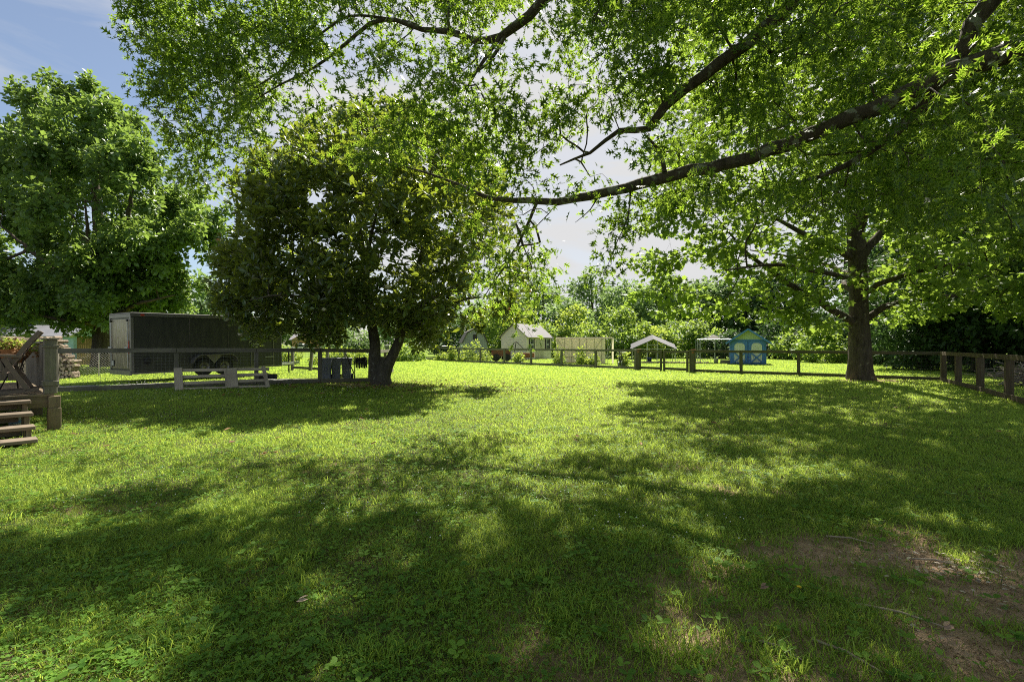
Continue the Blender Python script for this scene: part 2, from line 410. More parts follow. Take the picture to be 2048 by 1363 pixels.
def foliage(name, kind, mat, C, rad, n_per, size, parent, flat=0.6, seed=1, droop=0.25, upn=1.0, rosette=False, tilt=.55, sun_open=None):
    """C: clump centres (world); leaves scattered round each; one crown mesh"""
    r = np.random.default_rng(seed)
    cnt = np.maximum(2, r.poisson(n_per, len(C))); idx = np.repeat(np.arange(len(C)), cnt); n = len(idx)
    rr = np.broadcast_to(np.asarray(rad, float), (len(C),))[idx]
    g = nrm(r.normal(size=(n, 3))) * (r.random((n, 1)) ** 0.45)
    if rosette:                                        # leaves fan out round shoot tips
        sub = r.normal(size=(len(C), 7, 3)); sub = nrm(sub) * (r.random((len(C), 7, 1)) ** 0.5)
        pick = r.integers(0, 7, n); base = sub[idx, pick]
        pos = C[idx] + base * rr[:, None] * (1, 1, flat)
        d = nrm(r.normal(size=(n, 3))); d = d * (1, 1, 0.7) + base * 0.7 + np.array([0, 0, 0.25])
        up = np.array([0, 0, 1.0]) + r.normal(size=(n, 3)) * 0.5
        pos = pos + nrm(d) * size * 0.15
    else:
        pos = C[idx] + g * rr[:, None] * (1, 1, flat)
        d = g + r.normal(size=(n, 3)) * 0.6 + np.array([0, 0, -droop])
        up = np.array([0, 0, upn]) + r.normal(size=(n, 3)) * tilt
    if sun_open is not None:
        keep = sun_open(pos, r); pos, d, up, idx = pos[keep], d[keep], up[keep], idx[keep]; n = len(pos)
    s = size * (1 + r.normal(size=n) * 0.28).clip(0.4, 1.7)
    ct = r.random(len(C)) * 0.55
    t = (ct[idx] + r.random(n) * 0.5).clip(0, 1)
    V, Fs, T = leaves(kind, pos, d, up, s, t)
    loc = np.array(parent.location) if parent is not None else 0
    me = np_mesh(name, V - loc, Fs, mat, tint=T)
    return link(name, me, parent)

# ------------------------------------------------------------------ tree skeletons
def smooth_path(pts, step=0.3, wob=0.03, r=rng):
    """Catmull-Rom through (x, y, z, radius) points"""
    p = np.asarray(pts, float); q = np.vstack([2 * p[0] - p[1], p, 2 * p[-1] - p[-2]]); out = []
    for i in range(1, len(q) - 2):
        L = np.linalg.norm(q[i + 1][:3] - q[i][:3]); m = max(1, int(L / step))
        for t in np.arange(m) / m:
            a, b, c, d = q[i - 1], q[i], q[i + 1], q[i + 2]
            out.append(0.5 * ((2 * b) + (-a + c) * t + (2 * a - 5 * b + 4 * c - d) * t * t + (-a + 3 * b - 3 * c + d) * t ** 3))
    out.append(q[-2]); out = np.array(out)
    w = r.normal(size=(len(out), 3)) * wob; w[0] = 0; w[-1] = 0
    out[:, :3] += w * np.clip(out[:, 3:4] * 6, 0.15, 1.0); out[:, 3] = np.clip(out[:, 3], 0.003, None)
    return out

class Skel:
    def __init__(s): s.pos = []; s.rad = []; s.par = []; s.chains = []; s.cnt = []
    def limb(s, pts, step=0.3, wob=0.03, trunk=False):
        p = smooth_path(pts, step, wob); ids = []
        for i, q in enumerate(p):
            s.pos.append(q[:3]); s.rad.append(q[3]); s.par.append(len(s.pos) - 2 if i else -1); s.cnt.append(0); ids.append(len(s.pos) - 1)
        s.chains.append((ids, True, trunk)); return ids
    def grow(s, tips, step=0.3, twig=0.006, kr=0.011, sag=0.12, skip_low=None, seed=3, minr=0):
        r = np.random.default_rng(seed); tips = np.asarray(tips)
        base = np.array(s.pos); n0 = len(base)
        A = np.zeros((n0 + len(tips) * 40 + 10, 3)); A[:n0] = base; m = n0
        ok = np.ones(len(A), bool)
        if skip_low is not None: ok[:n0] = base[:, 2] > skip_low
        dd = np.array([np.min(np.linalg.norm(base[ok[:n0]] - t, axis=1)) for t in tips])
        for ti in np.argsort(dd):
            t = tips[ti]; d = np.linalg.norm(A[:m] - t, axis=1) + np.where(ok[:m], 0, 1e6)
            i = int(np.argmin(d)); L = d[i]
            if L < 0.05 or L > 8: continue
            k = min(30, max(2, int(L / step))); a = A[i]; ids = [i]
            bow = r.normal(size=3) * L * 0.10 + np.array([0, 0, L * sag])
            for j in range(1, k + 1):
                u = j / k; q = a + (t - a) * u + bow * math.sin(math.pi * u) * (1 - 0.3 * u) + (r.normal(size=3) * 0.025 * min(L, 1.5) if j < k else 0)
                s.pos.append(q); s.rad.append(None); s.par.append(ids[-1]); s.cnt.append(0); A[m] = q; ids.append(m); m += 1
            j = ids[-1]
            while j >= 0: s.cnt[j] += 1; j = s.par[j]
            s.chains.append((ids, False, False))
        for j in range(len(s.rad)):
            if s.rad[j] is None: s.rad[j] = twig + kr * math.sqrt(max(0, s.cnt[j] - 1))
        for ids, pre, tr in s.chains:                       # never thicker than the parent
            if pre: continue
            lim = s.rad[ids[0]] * 0.8
            for j in ids[1:]: lim = min(lim, s.rad[j]); s.rad[j] = max(lim, 0.0025)
    def build(s, name_t, name_b, mat_t, mat_b, parent, sides=6):
        loc = np.array(parent.location); P_ = np.array(s.pos); R_ = np.array(s.rad)
        for which, nm, mt in ((True, name_t, mat_t), (False, name_b, mat_b)):
            Vs, Qs, n = [], [], 0
            for ids, pre, tr in s.chains:
                if tr != which or len(ids) < 2: continue
                rr = R_[ids].copy()
                if not pre: rr[0] = rr[1]
                sd_ = 18 if tr else (10 if pre else (4 if rr.max() < 0.012 else sides))
                V, Q = tube_arrays(P_[ids], rr, sd_)
                if tr or (pre and rr.max() > 0.06):          # uneven girth
                    c = np.repeat(P_[ids], sd_, 0); amp = 0.15 if tr else 0.07
                    w = fbm(V[:, 0] * 4 + V[:, 2] * 1.1, V[:, 1] * 4 + V[:, 2] * 0.8, 5, 3) - 0.5
                    V = c + (V - c) * (1 + amp * 2 * w[:, None])
                Vs.append(V - loc); Qs.append(Q + n); n += len(V)
            if Vs: link(nm, np_mesh(nm, np.vstack(Vs), [np.vstack(Qs)], mt, smooth=True), parent)

def L_(pts): return [(*P(a, b, Y), r) for a, b, Y, r in pts]

def outline_clumps(poly, Yc, dep, n, seed, inset=0, density=None, zmin=0.3, shell=0.0, yshift=None):
    """clump centres inside an outline seen from the camera, spread in depth as an ellipsoid crown"""
    r = np.random.default_rng(seed); p = np.array(poly, float); c_ = p.mean(0); p = c_ + (p - c_) * (1 - inset / np.maximum(np.linalg.norm(p - c_, axis=1), 1))[:, None]; poly = [tuple(v) for v in p]
    x0, y0 = p.min(0); x1, y1 = p.max(0); cx, cyy = (x0 + x1) / 2, (y0 + y1) / 2; out = []
    while sum(len(o) for o in out) < n:
        px = r.uniform(x0, x1, 4 * n); py = r.uniform(y0, y1, 4 * n); k = inpoly(px, py, poly)
        if density is not None: k &= r.random(len(px)) < density(px, py)
        px, py = px[k], py[k]
        rr = np.clip((((px - cx) / (x1 - x0) * 2) ** 2 + ((py - cyy) / (y1 - y0) * 2) ** 2), 0, 0.95)
        u = r.uniform(-1, 1, len(px)); u = np.sign(u) * np.abs(u) ** (1 - shell)
        Y = Yc + dep * np.sqrt(1 - rr) * u
        q = np.stack([(px - CX) / F * Y, Y, CH + (HY - py) / F * Y], 1)
        out.append(q[q[:, 2] > zmin])
    return np.vstack(out)[:n]

# ================================================================== GROUND
def grid_sheet(name, xs, ys, mat, zoff=0.0, kind='structure', clipf=None):
    X, Y = np.meshgrid(xs, ys); Z = gz(X, Y) + zoff; V = np.stack([X, Y, Z], -1).reshape(-1, 3)
    nx, ny = len(xs), len(ys); i = np.arange(ny - 1)[:, None] * nx; j = np.arange(nx - 1)[None]
    Q = np.stack([i + j, i + j + 1, i + nx + j + 1, i + nx + j], -1).reshape(-1, 4)
    if clipf is not None:
        c = V[Q].mean(1); Q = Q[clipf(c[:, 0], c[:, 1])]
    me = np_mesh(name, V, [Q], mat, smooth=True, extra={'bare': bare_mask(V[:, 0], V[:, 1]), 'far': sstep(14, 30, V[:, 1] + 3 * (fbm(V[:, 0] * .4, V[:, 1] * .4, 55, 3) - .5))})
    return tag(link(name, me), kind=kind)
def spaced(inner, step, outer, grow=1.22):
    a = list(np.arange(inner[0], inner[1] + 1e-6, step)); s = step
    while a[-1] < outer[1]: s *= grow; a.append(a[-1] + s)
    s = step
    while a[0] > outer[0]: s *= grow; a.insert(0, a[0] - s)
    return np.array(a)

m, nt = new_mat('lawn_ground'); q = NT(nt)
b_ = q.n('ShaderNodeAttribute', attribute_name='bare').outputs['Fac']
v = q.coord((1, 1, 1))
n1 = q.noise(0.45, 6, v, 0.6); n2 = q.noise(9, 6, v, 0.7); n3 = q.noise(45, 4, v, 0.7); n4 = q.noise(2.2, 5, v, 0.65)
g = q.mix(q.ramp(n2, [(0.32, (0, 0, 0)), (0.68, (1, 1, 1))]), (0.045, 0.10, 0.015), (0.17, 0.26, 0.03))
g = q.mix(q.ramp(n1, [(0.35, (0, 0, 0)), (0.7, (0.7, 0.7, 0.7))]), g, (0.24, 0.31, 0.035))
g = q.mix(q.ramp(n3, [(0.55, (0, 0, 0)), (0.75, (0.55, 0.55, 0.55))]), g, (0.14, 0.105, 0.06))
d = q.mix(n4, (0.40, 0.23, 0.14), (0.62, 0.43, 0.30)); d = q.mix(q.ramp(n2, [(0.4, (0, 0, 0)), (0.66, (0.75, 0.75, 0.75))]), d, (0.17, 0.11, 0.075)); d = q.mix(q.ramp(n3, [(0.4, (0, 0, 0)), (0.7, (0.6, 0.6, 0.6))]), d, (0.40, 0.31, 0.22))
fa_ = q.n('ShaderNodeAttribute', attribute_name='far').outputs['Fac']
th_c = q.mix(n4, (0.045, 0.055, 0.022), (0.10, 0.095, 0.045)); th_c = q.mix(q.ramp(n3, [(0.5, (0, 0, 0)), (0.72, (0.6, 0.6, 0.6))]), th_c, (0.15, 0.115, 0.07))
g = q.mix(fa_, th_c, g); cc = q.mix(b_, g, d)
p = q.n('ShaderNodeBsdfPrincipled', {'Base Color': cc, 'Roughness': 0.95, 'Specular IOR Level': 0.1, 'Normal': q.bump(n2, 0.9, 0.05)})
q.out(p.outputs[0]); M['lawn'] = m
grid_sheet('ground', spaced((-14, 18), 0.12, (-900, 900)), spaced((-1, 30), 0.12, (-60, 1400)), M['lawn'])

m, nt = new_mat('gravel'); q = NT(nt); v = q.coord((1, 1, 1))
vo = q.n('ShaderNodeTexVoronoi', {'Scale': 38.0, 'Vector': v}); n1 = q.noise(3, 5, v)
c = q.mix(vo.outputs['Color'], (0.2, 0.2, 0.2), (0.38, 0.375, 0.37)); c = q.mix(q.ramp(n1, [(0.45, (0, 0, 0)), (0.7, (0.7, 0.7, 0.7))]), c, (0.14, 0.125, 0.09))
q.out(q.n('ShaderNodeBsdfPrincipled', {'Base Color': c, 'Roughness': 0.95, 'Normal': q.bump(vo.outputs['Distance'], 0.8, 0.02)}).outputs[0]); M['gravel'] = m
def drive_clip(x, y):
    t = y - (14.1 + (x + 13.3) * 0.62); e = 0.25 * (fbm(x * 1.2, y * 1.2, 91, 3) - .5)
    return (t > 0.9 + e) & (t < 3.6 + e) & (x < -7.2)
grid_sheet('driveway', np.arange(-34, -7, 0.15), np.arange(1, 20, 0.15), M['gravel'], 0.006, clipf=drive_clip)

def view_points(n, y0, y1, power, r, widen=1.12):
    u = r.random(n); e = 2 - power
    Y = (y0 ** e + u * (y1 ** e - y0 ** e)) ** (1 / e)
    X = (r.random(n) * 2 - 1) * widen * 1.06 * Y
    return X, Y
# crumbs of soil and small debris on the bare ground
r = np.random.default_rng(48); x, y = view_points(60000, 1.85, 7, 0.4, r, 1.1); k = r.random(len(x)) < bare_mask(x, y) ** 1.5 * .5; x, y = x[k], y[k]; n = len(x)
O = np.array([[1, 0, 0], [0, 1, 0], [-1, 0, 0], [0, -1, 0], [0, 0, .7], [0, 0, -.7]]); Fo = np.array([[0, 1, 4], [1, 2, 4], [2, 3, 4], [3, 0, 4], [1, 0, 5], [2, 1, 5], [3, 2, 5], [0, 3, 5]])
V = (np.stack([x, y, gz(x, y) + .002], 1)[:, None] + (O[None] + r.normal(size=(n, 6, 3)) * .25) * (0.003 + .007 * r.random(n) ** 3)[:, None, None]).reshape(-1, 3)
m, nt = new_mat('crumb'); q = NT(nt); a = q.n('ShaderNodeAttribute', attribute_name='tint').outputs['Fac']
q.out(q.n('ShaderNodeBsdfPrincipled', {'Base Color': q.ramp(a, [(0, (.10, .055, .03)), (.6, (.36, .21, .13)), (1, (.62, .50, .38))]), 'Roughness': .95}).outputs[0])
tag(link('soil_crumbs', np_mesh('soil_crumbs', V, [(Fo[None] + (np.arange(n) * 6)[:, None, None]).reshape(-1, 3)], m, tint=np.repeat(r.random(n), 6))), 'loose crumbs of reddish soil on the bare patch of ground', 'soil crumbs', kind='stuff')

# ---- grass: blades, clover and weeds nobody could count
def blades(name, mat, x, y, h, w, lean, tint, label, seed=5, zoff=-0.005):
    r = np.random.default_rng(seed); n = len(x); z = gz(x, y) + zoff
    a = r.random(n) * 2 * math.pi; wx = np.cos(a) * w / 2; wy = np.sin(a) * w / 2
    b = r.random(n) * 2 * math.pi; lx = np.cos(b) * lean * h; ly = np.sin(b) * lean * h
    V = np.zeros((n, 5, 3))
    V[:, 0] = np.stack([x - wx, y - wy, z], 1); V[:, 1] = np.stack([x + wx, y + wy, z], 1)
    V[:, 2] = np.stack([x - wx * .8 + lx * .35, y - wy * .8 + ly * .35, z + h * .6], 1); V[:, 3] = np.stack([x + wx * .8 + lx * .35, y + wy * .8 + ly * .35, z + h * .6], 1)
    V[:, 4] = np.stack([x + lx, y + ly, z + h * (1 - 0.25 * lean)], 1)
    o = (np.arange(n) * 5)[:, None]
    me = np_mesh(name, V.reshape(-1, 3), [o + np.array([0, 1, 3, 2]), o + np.array([2, 3, 4])], mat, tint=np.repeat(tint, 5))
    return tag(link(name, me), label, 'grass', kind='stuff')
r = np.random.default_rng(21)
def inside_yard(x, y):
    poly = [(-14.5, -5), (-13.6, 13.9), (-5.6, 18.9), (-9.2, 48), (-6.8, 45.1), (7.6, 29.7), (9.95, 26.9), (18, 20.2), (10, 6.8), (10, -5)]
    return inpoly(x, y, poly)
xa, ya = view_points(190000, 1.75, 4.6, 0.0, r, 1.12); xb, yb = view_points(760000, 4.6, 52, 1.75, r, 1.04)
x = np.concatenate([xa, xb]); y = np.concatenate([ya, yb])
thin = bare_mask(x, y); clump = fbm(x * 2.2, y * 2.2, 61, 4); big = fbm(x * 0.5, y * 0.5, 62, 3)
keep = (r.random(len(x)) > thin * 1.02) & (r.random(len(x)) < 0.35 + 1.2 * clump) & ~((x < -7.2) & (y > 4) & (y < 8.9) & (x < -0.9 * y) & False)
keep &= ~drive_clip(x, y)
x, y, clump, big = x[keep], y[keep], clump[keep], big[keep]
n = len(x); out = ~inside_yard(x, y)
h = (0.030 + 0.045 * clump + 0.02 * r.random(n)) * (1 + 0.25 * r.normal(size=n)).clip(.4, 1.7) * np.where(out, 0.85, 1.0)
h = h * (1 - .35 * sstep(2, -1.5, x) * sstep(.36, .5, fbm(x * 0.8 + 3, y * 0.8, 71, 4)) * sstep(12, 8, y))
w = 0.0044 * np.maximum(1, y / 4.0) ** 0.95
tint = (-0.14 + 0.3 * sstep(4, 9, y) + 0.45 * big + 0.3 * (fbm(x * 5, y * 5, 64, 2) - .5) + 0.95 * r.random(n) ** 1.2 + 0.35 * sstep(9, 19, y)).clip(0, 1)  # tint rises with distance, painting the sunlit middle lawn brighter
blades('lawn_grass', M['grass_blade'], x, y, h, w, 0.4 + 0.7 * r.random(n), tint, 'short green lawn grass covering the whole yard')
# dry thatch lying between the blades
xa, ya = view_points(170000, 1.8, 15, 1.0, r, 1.1); bm_ = bare_mask(xa, ya); k = r.random(len(xa)) < 0.10 + 0.75 * bm_ + 0.9 * sstep(.56, .68, fbm(xa * 1.1, ya * 1.1, 91, 3)); xa, ya = xa[k], ya[k]; n = len(xa)
blades('dry_grass', M['dry_blade'], xa, ya, 0.012 + 0.025 * r.random(n), 0.004 * np.maximum(1, ya / 4), 1.5 + 3.5 * r.random(n), r.random(n), 'thin dry straw lying between the lawn grass and over the bare soil', seed=6, zoff=0.003)
# taller tufts
tx, ty, th, tt = [], [], [], []
tufts = [(1060, 1150, .15), (1330, 1310, .16), (1440, 1085, .11), (480, 1050, .13), (590, 1120, .13), (1260, 965, .1), (1530, 905, .08), (1040, 1010, .11), (860, 1080, .1), (1120, 1220, .15),
         (560, 1180, .12), (340, 1290, .14), (1720, 1330, .12), (1470, 1200, .1), (760, 1310, .13), (150, 1120, .12), (950, 880, .09), (1950, 960, .09), (1640, 1040, .09), (1400, 960, .08), (1180, 1050, .11), (60, 1010, .1),
         (1870, 1205, .08), (1560, 1330, .12), (690, 1010, .11), (420, 960, .1), (1270, 1090, .12)]
for (px, py, hh) in tufts:
    Yt = CH * F / (py - HY); Xt = (px - CX) / F * Yt; k = 130
    rad = 0.09 + 0.08 * r.random(); aa = r.random(k) * 6.28; rr_ = rad * np.sqrt(r.random(k))
    tx += list(Xt + rr_ * np.cos(aa) * 1.3); ty += list(Yt + rr_ * np.sin(aa)); th += list(hh * (0.45 + 0.65 * r.random(k))); tt += list(0.55 + 0.45 * r.random(k))
for _ in range(900):
    Yt = 2.2 + 14 * r.random() ** 1.5; Xt = (r.random() * 2 - 1) * 1.08 * Yt
    if bare_mask(Xt, Yt) > 0.75: continue
    k = 34; rad = 0.05 + 0.06 * r.random(); aa = r.random(k) * 6.28; rr_ = rad * np.sqrt(r.random(k))
    tx += list(Xt + rr_ * np.cos(aa) * 1.3); ty += list(Yt + rr_ * np.sin(aa)); th += list((0.06 + 0.06 * r.random()) * (0.5 + 0.6 * r.random(k))); tt += list(0.35 + 0.6 * r.random(k))
tx = np.array(tx); ty = np.array(ty)
blades('grass_tufts', M['grass_blade'], tx, ty, np.array(th), 0.0055 * np.maximum(1, ty / 5), 0.35 + 0.6 * r.random(len(tx)), np.array(tt), 'taller bright grass tufts standing out of the mown lawn', seed=8)
# clover and broad weeds
def clover(name, n, y1, size, dens, seed, label):
    r = np.random.default_rng(seed); x, y = view_points(n, 1.9, y1, 1.1, r, 1.08)
    k = r.random(n) < dens(x, y); x, y = x[k], y[k]; n = len(x)
    z = gz(x, y) + 0.025 + 0.03 * r.random(n)
    px = np.repeat(np.stack([x, y, z], 1), 3, 0); a = np.repeat(r.random(n) * 6.28, 3) + np.tile([0, 2.1, 4.2], n)
    d = np.stack([np.cos(a), np.sin(a), 0.15 + 0.1 * r.random(3 * n)], 1); up = np.array([0, 0, 1.0]) + r.normal(size=(3 * n, 3)) * 0.3
    s = np.repeat(size * (0.6 + 0.8 * r.random(n)) * np.maximum(1, y / 6) ** 0.7, 3)
    V, Fs, T = leaves('clover', px, d, up, s, np.repeat(r.random(n), 3))
    return tag(link(name, np_mesh(name, V, Fs, M['clover_leaf'], tint=T)), label, 'clover', kind='stuff')
clover('clover_patches', 110000, 17, 0.0145, lambda x, y: sstep(0.36, 0.52, fbm(x * 0.8 + 3, y * 0.8, 71, 4)) * sstep(3, -1.5, x) * (1 - bare_mask(x, y)) + 0.06, 31, 'small round clover leaves growing in patches through the lawn')
clover('broadleaf_weeds', 8500, 9, 0.038, lambda x, y: 0.18 + 0.5 * sstep(0.5, 0.62, fbm(x * 1.3, y * 1.3, 73, 3)), 33, 'broad flat weed leaves lying low in the nearer lawn')
# white clover heads
r = np.random.default_rng(44); x, y = view_points(2400, 3.5, 18, 1.0, r, 1.05)
k = (fbm(x * 0.8 + 3, y * 0.8, 71, 4) > 0.47) & (x < 2); x, y = x[k], y[k]
V = []; n = len(x); s = 0.007 * np.maximum(1, y / 8)
O = np.array([[1, 0, 0], [0, 1, 0], [-1, 0, 0], [0, -1, 0], [0, 0, 1], [0, 0, -1]]); Fo = np.array([[0, 1, 4], [1, 2, 4], [2, 3, 4], [3, 0, 4], [1, 0, 5], [2, 1, 5], [3, 2, 5], [0, 3, 5]])
V = (np.stack([x, y, gz(x, y) + 0.07], 1)[:, None] + O[None] * s[:, None, None]).reshape(-1, 3)
tag(link('clover_flowers', np_mesh('clover_flowers', V, [(Fo[None] + (np.arange(n) * 6)[:, None, None]).reshape(-1, 3)], plain_mat('petal', (0.62, 0.62, 0.55), 0.8, var=0.1), smooth=True)), 'tiny white clover flower heads dotted over the lawn', 'flowers', kind='stuff')
# fallen leaves below the magnolia, and a few further out
r = np.random.default_rng(45)
x = np.concatenate([r.normal(-3.5, 3.6, 800), r.uniform(-8, 12, 130), r.normal(15, 1.5, 60)]); y = np.concatenate([r.normal(17.2, 1.5, 800), r.uniform(7, 26, 130), r.normal(20, .8, 60)])
k = inside_yard(x, y); x, y = x[k], y[k]; n = len(x); a = r.random(n) * 6.28
V, Fs, T = leaves('oval', np.stack([x, y, gz(x, y) + 0.05 + 0.02 * r.random(n)], 1), np.stack([np.cos(a), np.sin(a), r.normal(size=n) * .3], 1), np.array([0, 0, 1.]) + r.normal(size=(n, 3)) * .4, 0.07 + 0.06 * r.random(n), r.random(n))
tag(link('leaf_litter', np_mesh('leaf_litter', V, Fs, M['litter_leaf'], tint=T)), 'brown fallen leaves scattered on the lawn around the magnolia', 'leaves', kind='stuff')
# pale bark chips on the bare soil
r = np.random.default_rng(46); x = np.concatenate([r.normal(2.95, .28, 200), r.normal(3.1, 0.7, 60)]); y = np.concatenate([r.normal(3.25, .2, 200), r.normal(2.6, .45, 60)]); n = len(x); a = r.random(n) * 6.28
V, Fs, T = leaves('oval', np.stack([x, y, gz(x, y) + 0.02 + 0.01 * r.random(n)], 1), np.stack([np.cos(a), np.sin(a), r.normal(size=n) * .12], 1), np.array([0, 0, 1.]) + r.normal(size=(n, 3)) * .25, 0.02 + 0.035 * r.random(n), r.random(n))
tag(link('bark_chips', np_mesh('bark_chips', V, Fs, leaf_mat('chip', (.22, .16, .11), (.50, .42, .32), (.2, .15, .1), .05), tint=T)), 'pale bark chips and twigs lying on the bare soil', 'bark chips', kind='stuff')

# ================================================================== FENCES
def post(mb, x, y, top, w=0.13, d=None, tilt=(0, 0), ang=0.0):
    z = float(gz(x, y)); c, s = math.cos(ang), math.sin(ang); d = d or w
    a = np.array([x, y, z - 0.1]); b = np.array([x + tilt[0], y + tilt[1], z + top]); yv = nrm(b - a)
    X = np.array([c, s, 0]); X = nrm(X - yv * (X @ yv)); mb.frame_box((a + b) / 2, X, yv, np.cross(X, yv), w, np.linalg.norm(b - a), d, 0.008)
def grid_wires(mb, a, b, z0, z1, dx, dz, t=0.003, off=0.0):
    """welded wire between two ground points; z0, z1 above ground"""
    a = np.array(a, float); b = np.array(b, float); L = np.linalg.norm(b - a); u = (b - a) / L; nv = np.array([-u[1], u[0]]) * off
    for i in range(1, int(L / dx)):
        p = a + u * i * dx + nv; g0 = float(gz(p[0], p[1])); mb.beam((p[0], p[1], g0 + z0), (p[0], p[1], g0 + z1), t, t, up=(u[0], u[1], 0))
    for j in range(int((z1 - z0) / dz) + 1):
        z = z0 + j * dz; pa = a + nv; pb = b + nv; mb.beam((*pa, float(gz(*a)) + z), (*pb, float(gz(*b)) + z), t, t)
def board_fence(name, pts, label, dx=0.1, dz=0.1, wire_t=0.003, wmat='fence_wood', pw=0.13, skip_rails=(), side=1, height=1.24, double=None, mesh_mat='wire'):
    rt = root(name, (pts[0][0], pts[0][1], float(gz(pts[0][0], pts[0][1]))), label, 'fence')
    for i, p in enumerate(pts):
        mb = MB(); nx = pts[min(i + 1, len(pts) - 1)]; pv = pts[max(i - 1, 0)]; ang = math.atan2(nx[1] - pv[1], nx[0] - pv[0])
        post(mb, p[0], p[1], height - 0.01 + random.uniform(-.015, .02), pw, pw, (random.uniform(-.015, .015), random.uniform(-.01, .01)), ang); mb.build('post', M[wmat], rt, world=True)
        if double is not None and i > 0:
            mb = MB(); post(mb, p[0] + double[0], p[1] + double[1], height - 0.1, 0.09, 0.09, ang=ang); mb.build('post', M[wmat], rt, world=True)
    wires = MB()
    for i in range(len(pts) - 1):
        a = np.array(pts[i][:2]); b = np.array(pts[i + 1][:2]); u = (b - a) / np.linalg.norm(b - a); nv = np.array([u[1], -u[0]]) * (pw / 2 + 0.022) * side
        za, zb = float(gz(*a)), float(gz(*b)); ins = u * 0.005
        mb = MB(); mb.beam((*(a + nv + ins), za + height - 0.07), (*(b + nv - ins), zb + height - 0.07), 0.038, 0.14, bev=0.004); mb.build('rail', M[wmat], rt, world=True)
        mb = MB(); mb.beam((*(a + nv + ins), za + 0.10), (*(b + nv - ins), zb + 0.10), 0.038, 0.15, bev=0.004); mb.build('rail', M[wmat], rt, world=True)
        grid_wires(wires, a, b, 0.19, height - 0.16, dx, dz, wire_t)
    wires.build('wire_mesh', M[mesh_mat], rt, world=True)
    return rt

LF = [(-13.3, 14.1), (-10.85, 15.65), (-8.92, 16.87), (-7.15, 18.0), (-5.55, 19.0)]
board_fence('board_fence', LF, 'weathered board fence with wire mesh between the wooden deck and the magnolia', 0.1, 0.1, 0.003, 'grey_wood', height=1.30, mesh_mat='wire_light')
BF = [(5.54 - 2.05 * k, 31.9 + 2.2 * k) for k in range(-1, 11)]
board_fence('board_fence', BF, 'grey board fence running back from the double gate past the beige shed', 0.15, 0.15, 0.0035, 'grey_wood')
RF = [(9.95 + 8.03 * t, 26.9 - 6.7 * t) for t in (0, .25, .5, .75, 1.0)]
board_fence('board_fence', RF, 'dark board fence passing behind the sycamore trunk in front of the blue shed', 0.15, 0.15, 0.003)
SF = [(17.9, 20.05), (16.7, 18.1), (15.35, 15.85), (13.72, 13.35), (12.2, 10.9)]
board_fence('board_fence', SF, 'board fence with doubled posts coming forward from the corner beside the brush pile', 0.15, 0.15, 0.0022, double=(0.17, 0.10), side=1, pw=0.17, wmat='brown_wood')
CFp = [(-5.55 - 3.65 * t, 19.0 + 28.3 * t) for t in np.linspace(0.06, 0.24, 3)]
board_fence('board_fence', CFp, 'short stretch of old board fence just behind the magnolia trunk', 1.4, 0.35, 0.003, 'grey_wood')

# double gate between the two rust-capped posts
gate_pts = [(7.6, 29.7), (8.82, 28.32), (9.95, 26.9)]
M['rust'] = plain_mat('rust', (0.30, 0.13, 0.06), 0.85, 0.1, 0.4, 12)
for i in (0, 1):
    a = np.array(gate_pts[i]); b = np.array(gate_pts[i + 1]); u = (b - a) / np.linalg.norm(b - a)
    a2 = a + u * 0.16; b2 = b - u * (0.06 if i == 0 else 0.16)
    if i == 1: a2 = a + u * 0.06
    rt = root('yard_gate', (*a2, float(gz(*a2))), ('wooden gate leaf with wire infill next to the grey back fence' if i == 0 else 'wooden gate leaf with wire infill nearer the blue shed'), 'gate', 'two leaves of the yard gate')
    for pnt in (a2 + u * 0.05, b2 - u * 0.05):
        mb = MB(); post(mb, pnt[0], pnt[1], 1.19, 0.12, 0.08, ang=math.atan2(u[1], u[0])); mb.build('stile', M['fence_wood'], rt, world=True)
    for z in (0.14, 1.12):
        mb = MB(); mb.beam((*(a2 + u * .12), float(gz(*a2)) + z), (*(b2 - u * .12), float(gz(*b2)) + z), 0.05, 0.14); mb.build('rail', M['fence_wood'], rt, world=True)
    mb = MB(); grid_wires(mb, a2 + u * .1, b2 - u * .1, 0.22, 1.05, 0.12, 0.15, 0.0045); mb.build('wire_mesh', M['wire'], rt, world=True)
for p_, lab in (((7.72, 29.45), 'sturdy gate post with rusty cap beside the grey back fence'), ((10.02, 26.72), 'sturdy gate post with rusty cap beside the wire pen')):
    rt = root('gate_post', (*p_, float(gz(*p_))), lab, 'post', 'gate posts with rusty caps')
    mb = MB(); post(mb, p_[0], p_[1], 1.22, 0.19, 0.19, ang=-0.85); mb.build('timber', M['fence_wood'], rt, world=True)
    mb = MB(); z = float(gz(*p_)); mb.frame_box((p_[0], p_[1] , z + 1.245), (.66, -.75, 0), (.75, .66, 0), (0, 0, 1), .21, .21, .05, .01); mb.frame_box((p_[0] - .06, p_[1] - .09, z + 1.1), (.66, -.75, 0), (.75, .66, 0), (0, 0, 1), .12, .03, .09, .01)
    mb.build('rusty_bracket', M['rust'], rt, world=True)

